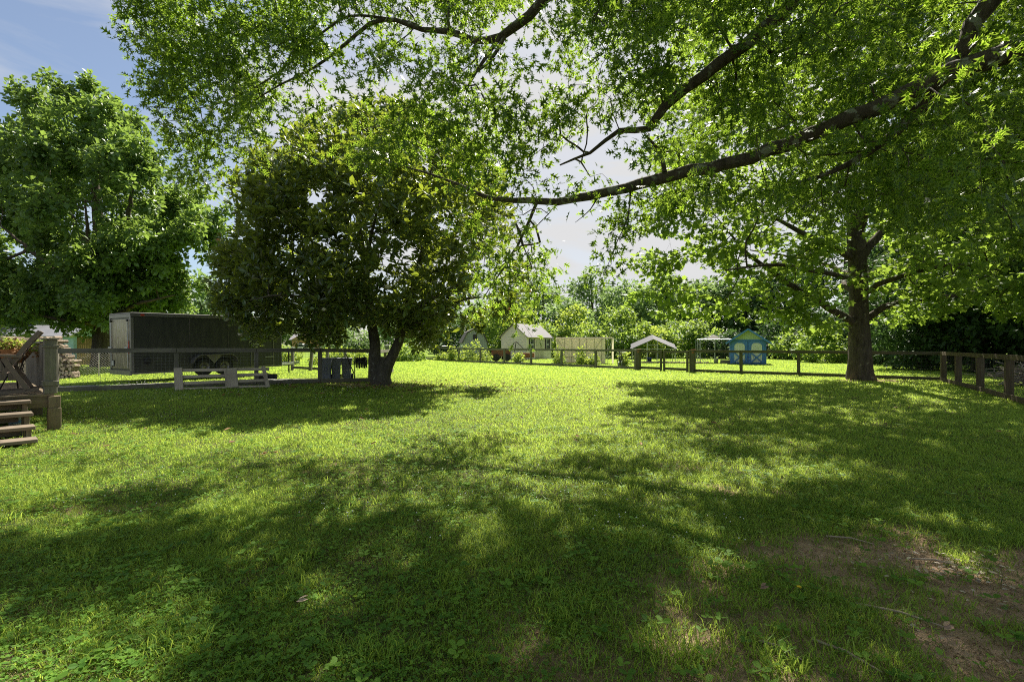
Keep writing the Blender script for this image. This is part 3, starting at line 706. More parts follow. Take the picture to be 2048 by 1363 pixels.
# ================================================================== TREES
LIT = [(-200, 900), (60, 850), (300, 832), (640, 812), (900, 775), (1080, 745), (1180, 760), (1110, 800), (1120, 880), (1160, 960), (1120, 1040), (1010, 1020), (900, 930), (760, 900), (560, 925), (330, 950), (60, 1020), (-200, 1060)]
EX, EY = SD[0] / SD[2], SD[1] / SD[2]
def shadow_px(pos):
    gx = pos[:, 0] - EX * pos[:, 2]; gy = pos[:, 1] - EY * pos[:, 2]
    ok = gy > 1.0; yy = np.where(ok, gy, 1.0)
    return gx, gy, CX + gx / yy * F, HY + CH * F / yy, ok
LITSPOTS = [(1450, 1150, 75, 60), (880, 1000, 70, 60), (1740, 1240, 110, 20), (480, 1010, 120, 30), (200, 1150, 170, 25), (650, 1190, 70, 50), (1050, 1300, 60, 40), (1920, 1130, 90, 35), (1330, 1240, 60, 70), (100, 1060, 160, 25), (960, 1090, 60, 60), (1400, 1290, 60, 50), (1500, 845, 90, 10), (760, 1110, 60, 40), (360, 1210, 90, 25), (1780, 940, 60, 12), (1880, 1280, 90, 15), (700, 1020, 60, 22)]
def oak_open(pos, r):
    gx, gy, px, py, ok = shadow_px(pos)
    lit = inpoly(px, py, LIT) & ok
    n = fbm(gx * 0.9 + 7, gy * 0.9, 83, 3)
    gap = ok & (n > 0.66)
    sp = np.zeros(len(px), bool)
    for (sx, sy, a, b) in LITSPOTS: sp |= ok & (((px - sx) / a) ** 2 + ((py - sy) / b) ** 2 < 1)
    return ~((lit & (r.random(len(px)) < 0.9)) | (gap & (r.random(len(px)) < 0.75)) | (sp & (r.random(len(px)) < 0.93)))

# ---- overhanging oak
oak = root('oak_tree', (9.6, 3.2, 0.0), 'tall oak with pointed lobed leaves spreading over the nearer yard', 'tree')
S = Skel()
tk = [(9.6, 3.2, -.1, .62), (9.6, 3.2, .5, .5), (9.55, 3.25, 2.0, .44), (9.5, 3.3, 4.0, .42), (9.45, 3.4, 6, .38), (9.4, 3.5, 8.5, .3), (9.2, 3.6, 12, .18)]
S.limb(tk, 0.3, 0.0, trunk=True)
t1 = (9.5, 3.3, 4.1, .24); t2 = (9.45, 3.4, 5.6, .22); t3 = (9.4, 3.5, 7.2, .2)
def Lx(start, pts): return [start] + L_(pts)
S.limb(Lx(t1, [(2400, -40, 5.4, .19), (2048, 92, 6.4, .145), (1900, 150, 6.9, .13), (1700, 238, 7.4, .115), (1500, 312, 7.9, .105), (1350, 348, 8.3, .1), (1250, 376, 8.6, .09), (1150, 398, 8.9, .075), (1080, 402, 9.2, .062), (980, 395, 9.6, .045), (900, 362, 10, .03), (800, 330, 10.5, .014)]), .25, .03)
S.limb(Lx(t2, [(1900, -300, 6.8, .16), (1700, -115, 7.3, .13), (1590, 0, 7.6, .115), (1500, 82, 7.9, .105), (1440, 125, 8.0, .1), (1375, 175, 8.2, .092), (1330, 208, 8.3, .085), (1298, 258, 8.4, .065), (1240, 262, 8.6, .045), (1180, 305, 8.9, .03), (1120, 330, 9.3, .015)]), .25, .03)
S.limb(Lx(t3, [(1500, -500, 7.4, .15), (1250, -180, 7.9, .115), (1090, 0, 8.3, .09), (1040, 48, 8.5, .08), (1000, 74, 8.6, .07), (945, 80, 8.7, .062), (900, 62, 8.8, .055), (845, 60, 8.9, .045), (790, 40, 9.0, .04), (740, 48, 9.1, .036), (690, 88, 9.3, .03), (630, 135, 9.5, .025), (560, 170, 9.7, .018), (480, 220, 10.0, .01)]), .22, .03)
S.limb(L_([(790, 40, 9.0, .025), (700, 32, 9.1, .022), (640, 70, 9.2, .02), (575, 130, 9.3, .017), (500, 180, 9.3, .013), (400, 216, 9.3, .009), (268, 212, 9.3, .005)]), .2, .02)
S.limb(L_([(1000, 74, 8.6, .04), (965, 125, 8.6, .03), (936, 172, 8.6, .018)]), .15, .02)
S.limb(L_([(1015, 60, 8.6, .04), (985, 115, 8.55, .03), (945, 150, 8.5, .02)]), .15, .02)
S.limb(Lx(t1, [(2500, -300, 5.6, .17), (2150, -180, 6.2, .14), (1975, 0, 6.7, .12), (1930, 92, 6.9, .105), (1880, 160, 7.1, .09), (1800, 258, 7.4, .07), (1740, 305, 7.6, .055), (1650, 350, 7.9, .035), (1560, 372, 8.2, .015)]), .25, .03)
S.limb(L_([(1075, 402, 9.2, .034), (1050, 460, 9.2, .027), (1022, 515, 9.3, .02), (990, 560, 9.4, .014), (965, 600, 9.5, .007)]), .2, .03)
S.limb(L_([(1262, 372, 8.6, .018), (1256, 430, 8.6, .012), (1236, 480, 8.6, .008), (1210, 545, 8.7, .005)]), .2, .03)
S.limb(L_([(1200, 385, 8.8, .016), (1180, 420, 8.8, .010), (1150, 445, 8.8, .004)]), .15, .02)
S.limb(L_([(1330, 345, 8.3, .04), (1318, 300, 8.4, .03), (1290, 270, 8.4, .02)]), .15, .02)
S.limb([t2, (5, 2.5, 8.2, .10), (0, 3.2, 8.6, .06), (-5, 4.5, 8.2, .035), (-9, 5.5, 7.6, .02)], .4, .04)
S.limb([t2, (6.5, 0, 8.0, .14), (3, -3, 8.8, .08), (0, -6, 9, .02)], .4, .04)
S.limb([t2, (11, 6, 7.5, .15), (12, 9, 8.0, .1), (12, 12, 8.2, .05), (11.5, 14, 7.9, .02)], .4, .04)
S.limb([t3, (7, 6, 10.5, .14), (3, 9, 11.5, .08), (-1, 11, 11.2, .03)], .4, .04)
S.limb([t1, (9.8, 7.0, 4.6, .12), (9.0, 9.6, 5.0, .08), (8.2, 12.0, 4.9, .03)], .35, .03)
OAKP = [(268, -60), (252, 60), (262, 130), (250, 165), (285, 225), (330, 245), (345, 300), (395, 380), (440, 385), (475, 335), (560, 305), (640, 300), (700, 330), (800, 340), (900, 400), (955, 500), (985, 610), (1050, 650), (1075, 600), (1120, 545), (1060, 500), (1050, 440), (1075, 412), (1130, 405), (1215, 400), (1225, 470), (1262, 470), (1290, 400), (1400, 400), (1560, 420), (1700, 430), (1850, 450), (2080, 520), (2200, 500), (2200, -60)]
LIMBL = [[(980, 395), (1080, 402), (1150, 398), (1250, 376), (1350, 348), (1500, 312), (1700, 238), (1900, 150), (2048, 92)], [(1240, 262), (1298, 258), (1330, 208), (1440, 125), (1590, 0)], [(560, 170), (630, 135), (690, 88), (740, 48), (845, 60), (945, 80), (1000, 74), (1090, 0)]]
def near_limb(px, py):
    m_ = np.full(len(px), 1e9)
    for L in LIMBL:
        for (ax, ay), (bx, by) in zip(L[:-1], L[1:]):
            t = np.clip(((px - ax) * (bx - ax) + (py - ay) * (by - ay)) / ((bx - ax) ** 2 + (by - ay) ** 2), 0, 1)
            m_ = np.minimum(m_, np.hypot(px - ax - t * (bx - ax), py - ay - t * (by - ay)))
    return m_
def oakd(px, py):
    d = np.where(near_limb(px, py) < 30, np.where(px > 1550, .75, .38), 1.0)
    for (cx_, cy_, a, b, k) in ((680, 175, 95, 38, .85), (565, 245, 32, 45, .95), (1040, 150, 60, 55, .7), (1340, 105, 60, 40, .5), (1060, 30, 50, 40, .6), (1190, 130, 45, 40, .3), (1200, 340, 120, 50, .35), (1290, 235, 55, 45, .4), (460, 290, 50, 40, .3), (620, 330, 60, 40, .6), (1100, 370, 60, 30, .4)):
        d *= 1 - k * (((px - cx_) / a) ** 2 + ((py - cy_) / b) ** 2 < 1)
    d *= np.where((px > 940) & (px < 1120) & (py > 410), 0.55, 1); d *= np.where((py > 395) & (px > 1200) & (px < 1300), .5, 1)
    return d * (0.35 + 0.9 * fbm(px / 90, py / 90, 19, 3)) * 0.7
C1 = outline_clumps(OAKP, 9.6, 3.0, 960, 5, density=oakd)
C1 = np.vstack([C1, outline_clumps([(1600, -60), (1640, 120), (1700, 300), (1850, 440), (2150, 520), (2200, -60)], 6.4, 1.5, 34, 55, density=oakd)])
# part of the crown beyond the frame, overhead and to the sides
r = np.random.default_rng(52); C2 = np.stack([r.uniform(-9.5, 15, 1500), r.uniform(-6, 14, 1500), r.uniform(5.0, 12.5, 1500)], 1)
pxv = CX + C2[:, 0] / np.maximum(C2[:, 1], .1) * F; pyv = HY - (C2[:, 2] - CH) / np.maximum(C2[:, 1], .1) * F
vis = (C2[:, 1] > 0.3) & (pyv > -90) & (pxv > -120) & (pxv < 2150)
dist = np.sqrt(((C2[:, 0] - 3) / 12.5) ** 2 + ((C2[:, 1] - 3.5) / 10.5) ** 2)
C2 = C2[~vis & (dist < 1) & (C2[:, 1] - EY * C2[:, 2] < 3.6)]
k1 = oak_open(C1, np.random.default_rng(1)) | (np.random.default_rng(2).random(len(C1)) < .45); C1 = C1[k1]
C2 = C2[oak_open(C2, np.random.default_rng(3))]
r = np.random.default_rng(57); C3 = []  # extra oak clumps added up the sun rays to shade the near lawn
for (gx0, gx1, gy0, gy1, n_) in ((-1.2, 4.2, 1.7, 3.3, 130), (-3.4, -1.2, 1.8, 3.2, 26), (0.5, 7, 3.3, 7.5, 90)):
    g3 = np.stack([r.uniform(gx0, gx1, n_), r.uniform(gy0, gy1, n_)], 1); z3 = r.uniform(5.5, 10.5, n_); q3 = np.stack([g3[:, 0] + EX * z3, g3[:, 1] + EY * z3, z3], 1)
    ppx = CX + q3[:, 0] / q3[:, 1] * F; ppy = HY - (q3[:, 2] - CH) / q3[:, 1] * F
    C3.append(q3[(ppy < -30) | (inpoly(ppx, ppy, OAKP) & (r.random(n_) < oakd(ppx, ppy) + .2))])
C3 = np.vstack(C3); C3 = C3[oak_open(C3, r)]
C4 = [P(px_ + r.normal() * 10, py_ + r.normal() * 10, Y_ + r.normal() * .15) for px_, py_, Y_ in ((1040, 470, 9.2), (1020, 500, 9.2), (1050, 520, 9.2), (1000, 540, 9.3), (1030, 560, 9.3), (980, 565, 9.4), (1010, 590, 9.4), (960, 600, 9.4), (1060, 560, 9.3), (1085, 530, 9.3), (1105, 548, 9.3), (1040, 610, 9.3), (1000, 630, 9.4), (1070, 600, 9.3), (1090, 500, 9.3), (960, 560, 9.4), (1030, 640, 9.4), (1055, 655, 9.4), (1245, 440, 8.6), (1215, 470, 8.6), (1232, 505, 8.6), (1262, 410, 8.6), (1210, 540, 8.6), (1200, 420, 8.8))]
CO = np.vstack([C1, C2, C3, np.array(C4)]); S.grow(CO, 0.22, 0.004, 0.0045, sag=0.05, skip_low=3.8)
S.build('trunk', 'branches', M['oak_bark'], M['twig_bark'], oak)
for ob in oak.children:
    if ob.name.startswith('branches'): ob.data.materials[0] = M['oak_bark']
foliage('crown', 'oak', M['oak_leaf'], CO, 0.44, 60, 0.126, oak, flat=0.62, tilt=.8, seed=11, droop=0.35, sun_open=lambda p, r: oak_open(p, r) | (r.random(len(p)) < 0.35))
print('oak', len(CO))

# ---- sycamore
syc = root('sycamore_tree', (15.1, 20.9, 0.0), 'thick trunked sycamore standing inside the dark board fence', 'tree')
S = Skel(); Y0 = 20.9
S.limb([(*P(1722, 760, Y0), .58), (*P(1721, 745, Y0), .50), (*P(1720, 700, Y0), .42), (*P(1718, 640, Y0), .385), (*P(1716, 560, Y0), .34), (*P(1712, 480, Y0), .33), (*P(1707, 400, Y0), .27), (*P(1700, 300, Y0), .2), (*P(1700, 150, Y0 + .5), .13), (*P(1710, -30, Y0 + .5), .05)], .3, 0, trunk=True)
for pts in ([(1716, 648, Y0, .17), (1680, 628, Y0 - .3, .15), (1640, 607, Y0 - .6, .13), (1590, 575, Y0 - 1, .11), (1540, 540, Y0 - 1.5, .09), (1500, 512, Y0 - 1.8, .07), (1462, 470, Y0 - 2, .04), (1430, 430, Y0 - 2, .015)],
            [(1735, 636, Y0, .15), (1770, 615, Y0 - .2, .13), (1820, 602, Y0 - .4, .11), (1900, 592, Y0 - .8, .09), (1980, 580, Y0 - 1, .07), (2060, 560, Y0 - 1, .03)],
            [(1714, 520, Y0, .15), (1660, 490, Y0, .12), (1600, 465, Y0 + .3, .1), (1540, 430, Y0 + .5, .07), (1470, 400, Y0 + .5, .02)],
            [(1718, 520, Y0, .2), (1750, 480, Y0, .17), (1790, 430, Y0, .14), (1815, 380, Y0, .12), (1840, 300, Y0 + .5, .08), (1870, 180, Y0 + .5, .03)],
            [(1716, 560, Y0, .13), (1690, 545, Y0 + 1.5, .1), (1620, 520, Y0 + 3, .07), (1500, 500, Y0 + 4, .03)],
            [(1716, 570, Y0, .12), (1690, 555, Y0 - 1.5, .1), (1560, 530, Y0 - 3.5, .06), (1450, 540, Y0 - 5, .02)],
            [(1720, 590, Y0, .12), (1780, 560, Y0 - 1.5, .1), (1900, 530, Y0 - 3, .06), (2000, 540, Y0 - 4, .02)],
            [(1716, 470, Y0, .15), (1740, 400, Y0 - 1.5, .1), (1760, 300, Y0 - 3, .05)],
            [(1710, 440, Y0, .14), (1670, 380, Y0 - .5, .1), (1600, 300, Y0 - .5, .06), (1500, 230, Y0, .02)],
            [(1720, 600, Y0, .12), (1690, 560, Y0 + 2, .1), (1780, 540, Y0 + 4, .07), (1900, 530, Y0 + 5, .02)]):
    S.limb(L_(pts), .3, .03)
SYCP = [(1250, 500), (1262, 450), (1310, 420), (1320, 330), (1290, 200), (1380, 20), (1500, -150), (1800, -300), (2150, -200), (2330, 100), (2330, 600), (2090, 650), (2040, 640), (1960, 612), (1870, 640), (1800, 655), (1740, 640), (1700, 640), (1650, 672), (1585, 690), (1540, 668), (1490, 640), (1420, 655), (1380, 668), (1300, 625), (1262, 600)]
def sycd(px, py):
    d = (0.3 + 1.0 * fbm(px / 70, py / 60, 23, 3)) * np.where(py < 200, .6, 1) * np.where(px > 2060, .6, 1)
    d *= 1 - .75 * (((px - 1760) / 90) ** 2 + ((py - 600) / 25) ** 2 < 1)
    d *= np.where((px > 1400) & (px < 1470) & (py > 640), .5, 1)
    d *= 1 - .9 * ((np.abs(px - 1715) < 42) & (py > 350)); d *= 1 - .9 * ((px > 1455) & (px < 1560) & (py > 640))
    return d
C = outline_clumps(SYCP, 20.5, 7.0, 1000, 8, inset=14, density=sycd, zmin=2.0)
def open_lit(pos, r):
    gx, gy, px, py, ok = shadow_px(pos)
    return ~(ok & inpoly(px, py, LIT) & (r.random(len(px)) < .8))
C = C[open_lit(C, np.random.default_rng(4))]
S.grow(C, 0.4, 0.006, 0.006, sag=0.03, skip_low=2.6)
S.build('trunk', 'branches', M['syc_bark'], M['syc_bark'], syc)
foliage('crown', 'maple', M['syc_leaf'], C, 0.72, 40, 0.20, syc, flat=0.42, seed=12, droop=0.5, upn=1.3)

# ---- magnolia
mag = root('magnolia_tree', (-4.85, 18.1, 0.12), 'dark glossy magnolia with a forked leaning trunk and white blooms', 'tree')
S = Skel(); Y0 = 18.1
S.limb([(*P(758, 768, Y0), .34), (*P(755, 752, Y0), .27), (*P(753, 735, Y0), .24), (*P(750, 715, Y0), .21), (*P(750, 690, Y0), .19), (*P(744, 650, Y0), .17), (*P(738, 600, Y0), .15), (*P(728, 520, Y0), .11), (*P(715, 430, Y0), .08), (*P(700, 300, Y0), .03)], .25, 0, trunk=True)
S.limb([(*P(766, 768, Y0 - .1), .29), (*P(768, 752, Y0 - .1), .25), (*P(775, 730, Y0 - .1), .21), (*P(788, 706, Y0), .185), (*P(798, 682, Y0), .17), (*P(806, 650, Y0), .15), (*P(825, 580, Y0), .12), (*P(850, 480, Y0), .08), (*P(870, 350, Y0), .03)], .25, 0, trunk=True)
S.limb([(*P(764, 770, Y0 - .05), .40), (*P(764, 755, Y0 - .05), .33), (*P(766, 735, Y0 - .05), .28), (*P(768, 716, Y0), .20)], .25, 0, trunk=True)
for pts in ([(744, 650, Y0, .1), (720, 630, Y0 - 1, .08), (650, 600, Y0 - 2.5, .06), (560, 590, Y0 - 3, .03), (500, 600, Y0 - 3, .012)],
            [(744, 640, Y0, .1), (700, 600, Y0 + 1.5, .08), (600, 560, Y0 + 2, .05), (500, 520, Y0 + 2, .015)],
            [(808, 645, Y0, .1), (850, 620, Y0 - 1.5, .08), (920, 600, Y0 - 2.5, .05), (1000, 590, Y0 - 3, .015)],
            [(815, 620, Y0, .1), (880, 590, Y0 + 1, .08), (960, 560, Y0 + 2, .04), (1020, 560, Y0 + 2, .015)],
            [(738, 600, Y0, .09), (680, 540, Y0, .07), (600, 460, Y0, .04), (520, 380, Y0, .012)],
            [(825, 570, Y0, .08), (880, 500, Y0, .06), (940, 430, Y0, .04), (980, 380, Y0, .012)],
            [(728, 540, Y0, .08), (740, 480, Y0 - 2, .06), (760, 400, Y0 - 3, .02)],
            [(728, 540, Y0, .08), (740, 480, Y0 + 2, .06), (760, 400, Y0 + 3, .02)]):
    S.limb(L_(pts), .3, .03)
MAGP = [(472, 350), (520, 305), (600, 258), (700, 222), (800, 215), (880, 250), (950, 290), (1000, 370), (1008, 450), (1035, 520), (1055, 600), (1020, 640), (965, 645), (905, 688), (845, 690), (812, 650), (745, 640), (700, 640), (660, 682), (612, 675), (590, 640), (560, 672), (545, 690), (470, 655), (432, 612), (440, 540), (447, 485), (492, 450), (500, 405), (468, 385)]
def magd(px, py): return (.16 + sstep(.36, .6, fbm(px / 40, py / 40, 29, 3))) * np.where(px > 880, .75, 1) * (1 - .5 * (((px - 700) / 60) ** 2 + ((py - 470) / 40) ** 2 < 1))
C = outline_clumps(MAGP, 18.1, 5.4, 1500, 9, inset=-2, density=magd, zmin=1.0, shell=.3)
C = C[open_lit(C, np.random.default_rng(5)) | (np.random.default_rng(6).random(len(C)) < .5)]
S.grow(C, 0.35, 0.008, 0.007, sag=0.0, skip_low=1.9)
S.build('trunk', 'branches', M['mag_bark'], M['mag_bark'], mag)
foliage('crown', 'oval', M['mag_leaf'], C, 0.47, 58, 0.22, mag, flat=0.9, seed=13, rosette=True)
petal = leaf_mat('magnolia_petal', (.62, .60, .48), (.78, .76, .66), (.6, .55, .4), .2, .6)
petal_old = leaf_mat('old_petal', (.55, .32, .16), (.65, .42, .24), (.5, .3, .1), .2, .7)
for (px, py, dY, sz, old) in ((713, 374, -4.4, .26, 0), (523, 372, -2.6, .2, 0), (775, 578, -4.8, .26, 0), (648, 622, -4.3, .2, 0), (480, 672, -2.2, .22, 0), (1019, 620, -2, .22, 1), (1058, 585, -2, .2, 1), (706, 465, -4.5, .14, 1), (437, 482, -.4, .2, 1)):
    c = P(px, py, Y0 + dY); k = 9; a = np.arange(k) / k * 6.28 + random.random(); el = np.where(np.arange(k) % 2, .3, .9)
    d = np.stack([np.cos(a) * np.cos(el), np.sin(a) * np.cos(el), np.sin(el)], 1)
    V, Fs, T = leaves('clover', np.repeat(c[None], k, 0), d, np.array([0, 0, 1.]) + d * -.6, np.full(k, sz * .62), np.random.default_rng(1).random(k))
    o = link('flower', np_mesh('flower', V - np.array(mag.location), Fs, petal_old if old else petal, tint=T), mag)
    if old: o['label'] = 'faded brown magnolia bloom'

# ---- big tree on the left
tul = root('maple_tree', (-25.5, 31.0, 0.15), 'tall broad green maple rising behind the cargo trailer', 'tree')
S = Skel(); Y0 = 31.0
S.limb([(*P(208, 740, Y0), .75), (*P(207, 700, Y0), .58), (*P(206, 650, Y0), .52), (*P(204, 580, Y0), .45), (*P(200, 480, Y0), .35), (*P(190, 360, Y0), .22), (*P(180, 250, Y0), .08)], .4, 0, trunk=True)
for pts in ([(205, 620, Y0, .2), (130, 560, Y0 - 2, .15), (60, 500, Y0 - 3, .1), (0, 450, Y0 - 3, .03)], [(205, 610, Y0, .2), (280, 540, Y0 - 2, .15), (340, 480, Y0 - 2, .1), (400, 440, Y0 - 2, .03)],
            [(203, 560, Y0, .2), (150, 450, Y0, .15), (100, 350, Y0, .1), (80, 250, Y0, .03)], [(203, 560, Y0, .2), (250, 450, Y0, .15), (270, 350, Y0, .08), (270, 280, Y0, .03)],
            [(204, 590, Y0, .18), (180, 500, Y0 - 4, .12), (170, 400, Y0 - 5, .03)], [(204, 590, Y0, .18), (240, 500, Y0 + 4, .12), (230, 400, Y0 + 5, .03)],
            [(206, 650, Y0, .15), (130, 640, Y0 - 3, .1), (40, 620, Y0 - 4, .03)], [(206, 650, Y0, .15), (270, 610, Y0 - 3, .1), (350, 590, Y0 - 3, .03)]):
    S.limb(L_(pts), .4, .04)
TULP = [(-160, 320), (-40, 290), (10, 255), (30, 215), (62, 185), (100, 168), (140, 180), (170, 172), (205, 190), (240, 215), (285, 245), (315, 330), (350, 350), (372, 380), (400, 398), (455, 440), (430, 505), (425, 545), (372, 560), (380, 620), (330, 636), (240, 640), (170, 665), (110, 655), (40, 650), (-160, 640)]
def tuld(px, py): return sstep(.40, .6, fbm(px / 42, py / 34, 37, 3)) + .10
r = np.random.default_rng(141)
B = outline_clumps(TULP, 31, 6.6, 150, 14, inset=34, zmin=2.6, shell=.35)
B = np.vstack([B, np.array([P(72, 215, 30), P(105, 190, 31), P(150, 196, 30), P(182, 200, 31), P(225, 235, 30), P(262, 262, 31), P(20, 285, 30), P(-20, 315, 31), P(300, 330, 30), P(385, 415, 31), P(425, 448, 30), P(410, 500, 30), P(345, 590, 30), P(330, 400, 31), P(30, 625, 29), P(100, 640, 28), P(150, 655, 29), P(235, 628, 29), P(295, 618, 30), P(365, 600, 30), P(-30, 600, 29), P(70, 600, 27), P(175, 620, 26)])])
ax_ = nrm(np.stack([B[:, 0] + 25.0, (B[:, 1] - 31) * .8, 5 + 0 * B[:, 2]], 1) + np.array([-.25, 0, 0])); C = []
for b_, a_ in zip(B, ax_):
    k = 11; t_ = r.uniform(-1.1, 1.3, k)[:, None]; C.append(b_ + a_ * t_ + r.normal(size=(k, 3)) * .42 * (1.25 - .6 * np.clip(t_, 0, 1)))
C = np.vstack(C); C = C[C[:, 2] > 2.2]
S.grow(C, 0.6, 0.01, 0.009, sag=0.02, skip_low=3.5)
S.build('trunk', 'branches', M['syc_bark'], M['syc_bark'], tul)
foliage('crown', 'kite', M['tulip_leaf'], C, 0.5, 72, 0.25, tul, flat=.9, seed=14, droop=.3)

# ---- background trees and shrubs
def bushy(name, px, Yc, top, width, label, mat, group=None, leafs=0.3, base=None, n=None, seed=0, dens=1.0, flat=.75, trunk=True, kind='kite', cat='tree', ratio=1.0, low=0.0):
    """px: centre column, top: row of the top, width: in photo pixels; crown built as clumps in a lumpy ellipsoid"""
    r = np.random.default_rng(seed + 100); g = G(px, Yc); zt = CH + (HY - top) / F * Yc; wd = width / F * Yc / 2
    rt = root(name, g, label, cat, group)
    z0 = g[2] + low * (zt - g[2]); hh = (zt - z0) / 2; cz = z0 + hh; rc = max(0.3, min(wd, hh) * .34)
    n = n or int(max(10, min(150, 2.6 * (wd * wd + 2 * wd * hh) / rc ** 2 * .55)))
    u = nrm(r.normal(size=(n, 3))); rad = 0.45 + 0.55 * r.random((n, 1)) ** .5
    lump = 0.78 + 0.5 * fbm(u[:, 0] * 2 + 5, u[:, 2] * 2 + u[:, 1], seed, 2)[:, None]
    zz = u[:, 2:3] * rad * lump; H2 = 2 * hh
    if low == 0: C = np.hstack([np.array([g[0], Yc]) + (u * rad * lump)[:, :2] * np.array([max(.1, wd - rc * .3), wd * ratio]) * 1.05, z0 + H2 * .36 + np.where(zz > 0, zz * (H2 * .64 - rc * .3), zz * H2 * .34)])
    else: C = np.array([g[0], Yc, cz]) + u * rad * lump * np.array([max(.1, wd - rc * .4), wd * ratio, max(.1, hh - rc * .3)])
    C[:, 2] = np.maximum(C[:, 2], g[2] + rc * .3)
    if trunk:
        S = Skel(); S.limb([(g[0], Yc, g[2] - .1, .03 * hh * 2), (g[0] + .1, Yc, cz, .02 * hh * 2), (g[0], Yc, zt - rc * .7, .01)], .5, .02, trunk=True)
        S.grow(C, max(.5, rc), .012, .01, seed=seed, skip_low=g[2] + (zt - g[2]) * max(.12, low)); S.build('trunk', 'branches', M['syc_bark'], M['syc_bark'], rt)
    npr = dens * 3.4 * (rc / leafs) ** 2 * 3.2
    foliage('crown' if cat == 'tree' else 'foliage', kind, M[mat], C, rc * 1.25, min(npr, 420), leafs, rt, flat=flat, seed=seed + 5)
    return rt

hed = [  # px, Y, top, width, mat, label
 (905, 58, 640, 90, 'dark_leaf', 'dark green shrub behind the gambrel barn'),
 (995, 60, 598, 95, 'hedge_leaf', 'green shrub between the gambrel barn and the beige shed'),
 (1050, 64, 612, 80, 'lime_leaf', 'yellow green shrub rising behind the beige shed roof ridge'),
 (1095, 60, 640, 70, 'hedge_leaf', 'green shrub behind the eave of the beige shed'),
 (1142, 62, 612, 66, 'lime_leaf', 'pale tasselled sumac shrub above the cream greenhouse'),
 (1180, 57, 645, 66, 'hedge_leaf', 'low green shrub right behind the cream greenhouse'),
 (1238, 56, 598, 104, 'hedge_leaf', 'tall round green shrub between the cream greenhouse and the plastic roofed tent'),
 (1300, 56, 642, 70, 'lime_leaf', 'yellow green shrub behind the plastic roofed tent'),
 (1350, 58, 636, 76, 'hedge_leaf', 'light shrub behind the wire pen and the tent'),
 (1402, 57, 642, 76, 'hedge_leaf', 'shrub directly behind the wire pen'),
 (1448, 54, 655, 70, 'dark_leaf', 'dark shrub between the wire pen and blue shed'),
 (1600, 50, 662, 96, 'hedge_leaf', 'leafy shrub just past the right side of the blue shed'),
 (1560, 55, 640, 90, 'dark_leaf', 'dark shrub behind the blue shed'),
 (1650, 42, 655, 90, 'hedge_leaf', 'pale flowering shrub left of the sycamore trunk beyond the fence'),
 (1775, 38, 655, 110, 'far_leaf', 'grey green shrub right of the sycamore trunk beyond the fence'),
 (1700, 46, 630, 90, 'far_leaf', 'shrub hidden partly by the sycamore trunk'),
]
for i, (px, Y, top, wd, mt, lab) in enumerate(hed):
    bushy('shrub', px, Y, top, wd, lab, mt, 'shrubs along the back of the plot', leafs=.36, seed=i * 7 + 1, trunk=False, cat='shrub', dens=1.25)
far = [
 (1085, 88, 552, 95, 'far_leaf', 'haze tinted tree standing left of the open sky gap'),
 (1020, 84, 585, 95, 'far_leaf', 'tree behind the magnolia edge and beige shed'),
 (1183, 100, 538, 92, 'far_leaf', 'tallest haze tinted tree standing in the open sky gap'),
 (1135, 80, 588, 90, 'far_leaf', 'rounded tree below the tallest haze tinted tree'),
 (1255, 90, 562, 110, 'far_leaf', 'haze tinted tree right of the open sky gap'),
 (1330, 84, 545, 120, 'far_leaf', 'tree behind the left edge of the sycamore crown'),
 (1410, 80, 560, 120, 'far_leaf', 'tree far behind the wire pen'),
 (1490, 76, 540, 120, 'dark_leaf', 'dark tree far behind the blue shed'),
 (1570, 72, 520, 130, 'dark_leaf', 'dark tree far behind the right side of the blue shed'),
 (960, 80, 600, 100, 'far_leaf', 'tree behind the gambrel barn'),
 (880, 84, 610, 100, 'dark_leaf', 'dark tree behind the magnolia right of its trunk'),
 (800, 92, 620, 110, 'far_leaf', 'tree seen between the forked magnolia stems'),
 (600, 150, 640, 90, 'far_leaf', 'distant tree above the tan house roof'),
 (660, 140, 635, 90, 'far_leaf', 'distant tree right of the tan house'),
 (520, 140, 628, 110, 'far_leaf', 'distant tree hidden behind the front of the trailer'),
 (400, 70, 545, 70, 'far_leaf', 'thin pine like tree between the maple and the magnolia'),
 (450, 90, 600, 100, 'far_leaf', 'low tree behind the middle of the trailer roof'),
 (330, 85, 600, 130, 'far_leaf', 'tree behind the maple above the trailer'),
 (20, 70, 560, 150, 'dark_leaf', 'dark tree behind the left side of the maple'),
 (120, 80, 600, 130, 'far_leaf', 'tree behind the maple above the white roof'),
]
for i, (px, Y, top, wd, mt, lab) in enumerate(far):
    bushy('broadleaf_tree', px, Y, top, wd, lab, mt, 'trees beyond the plots', leafs=.62 if Y < 110 else .9, seed=i * 11 + 3, low=.12, dens=1.15)
# shrub with pale bare twigs seen under the magnolia
bushy('shrub', 706, 50, 640, 110, 'wide grey green shrub with pale bare twigs seen under the magnolia', 'far_leaf', 'shrubs along the back of the plot', leafs=.2, seed=401, cat='shrub', trunk=True)
bushy('shrub', 818, 43, 682, 68, 'dense leafy shrub at the fence right of the magnolia trunk', 'hedge_leaf', 'shrubs along the back of the plot', leafs=.24, seed=402, cat='shrub', trunk=False)
bushy('shrub', 570, 34, 690, 60, 'low bright shrub beyond the trailer tongue', 'lime_leaf', 'shrubs along the back of the plot', leafs=.16, seed=403, cat='shrub', trunk=False)
bushy('shrub', 690, 36, 698, 120, 'sunlit vine mass behind the rubbish bins', 'lime_leaf', 'shrubs along the back of the plot', leafs=.18, seed=404, cat='shrub', trunk=False)
bushy('shrub', 45, 24, 655, 36, 'bright sprouting shrub above the firewood stack', 'lime_leaf', 'shrubs along the back of the plot', leafs=.14, seed=405, cat='shrub', trunk=False)
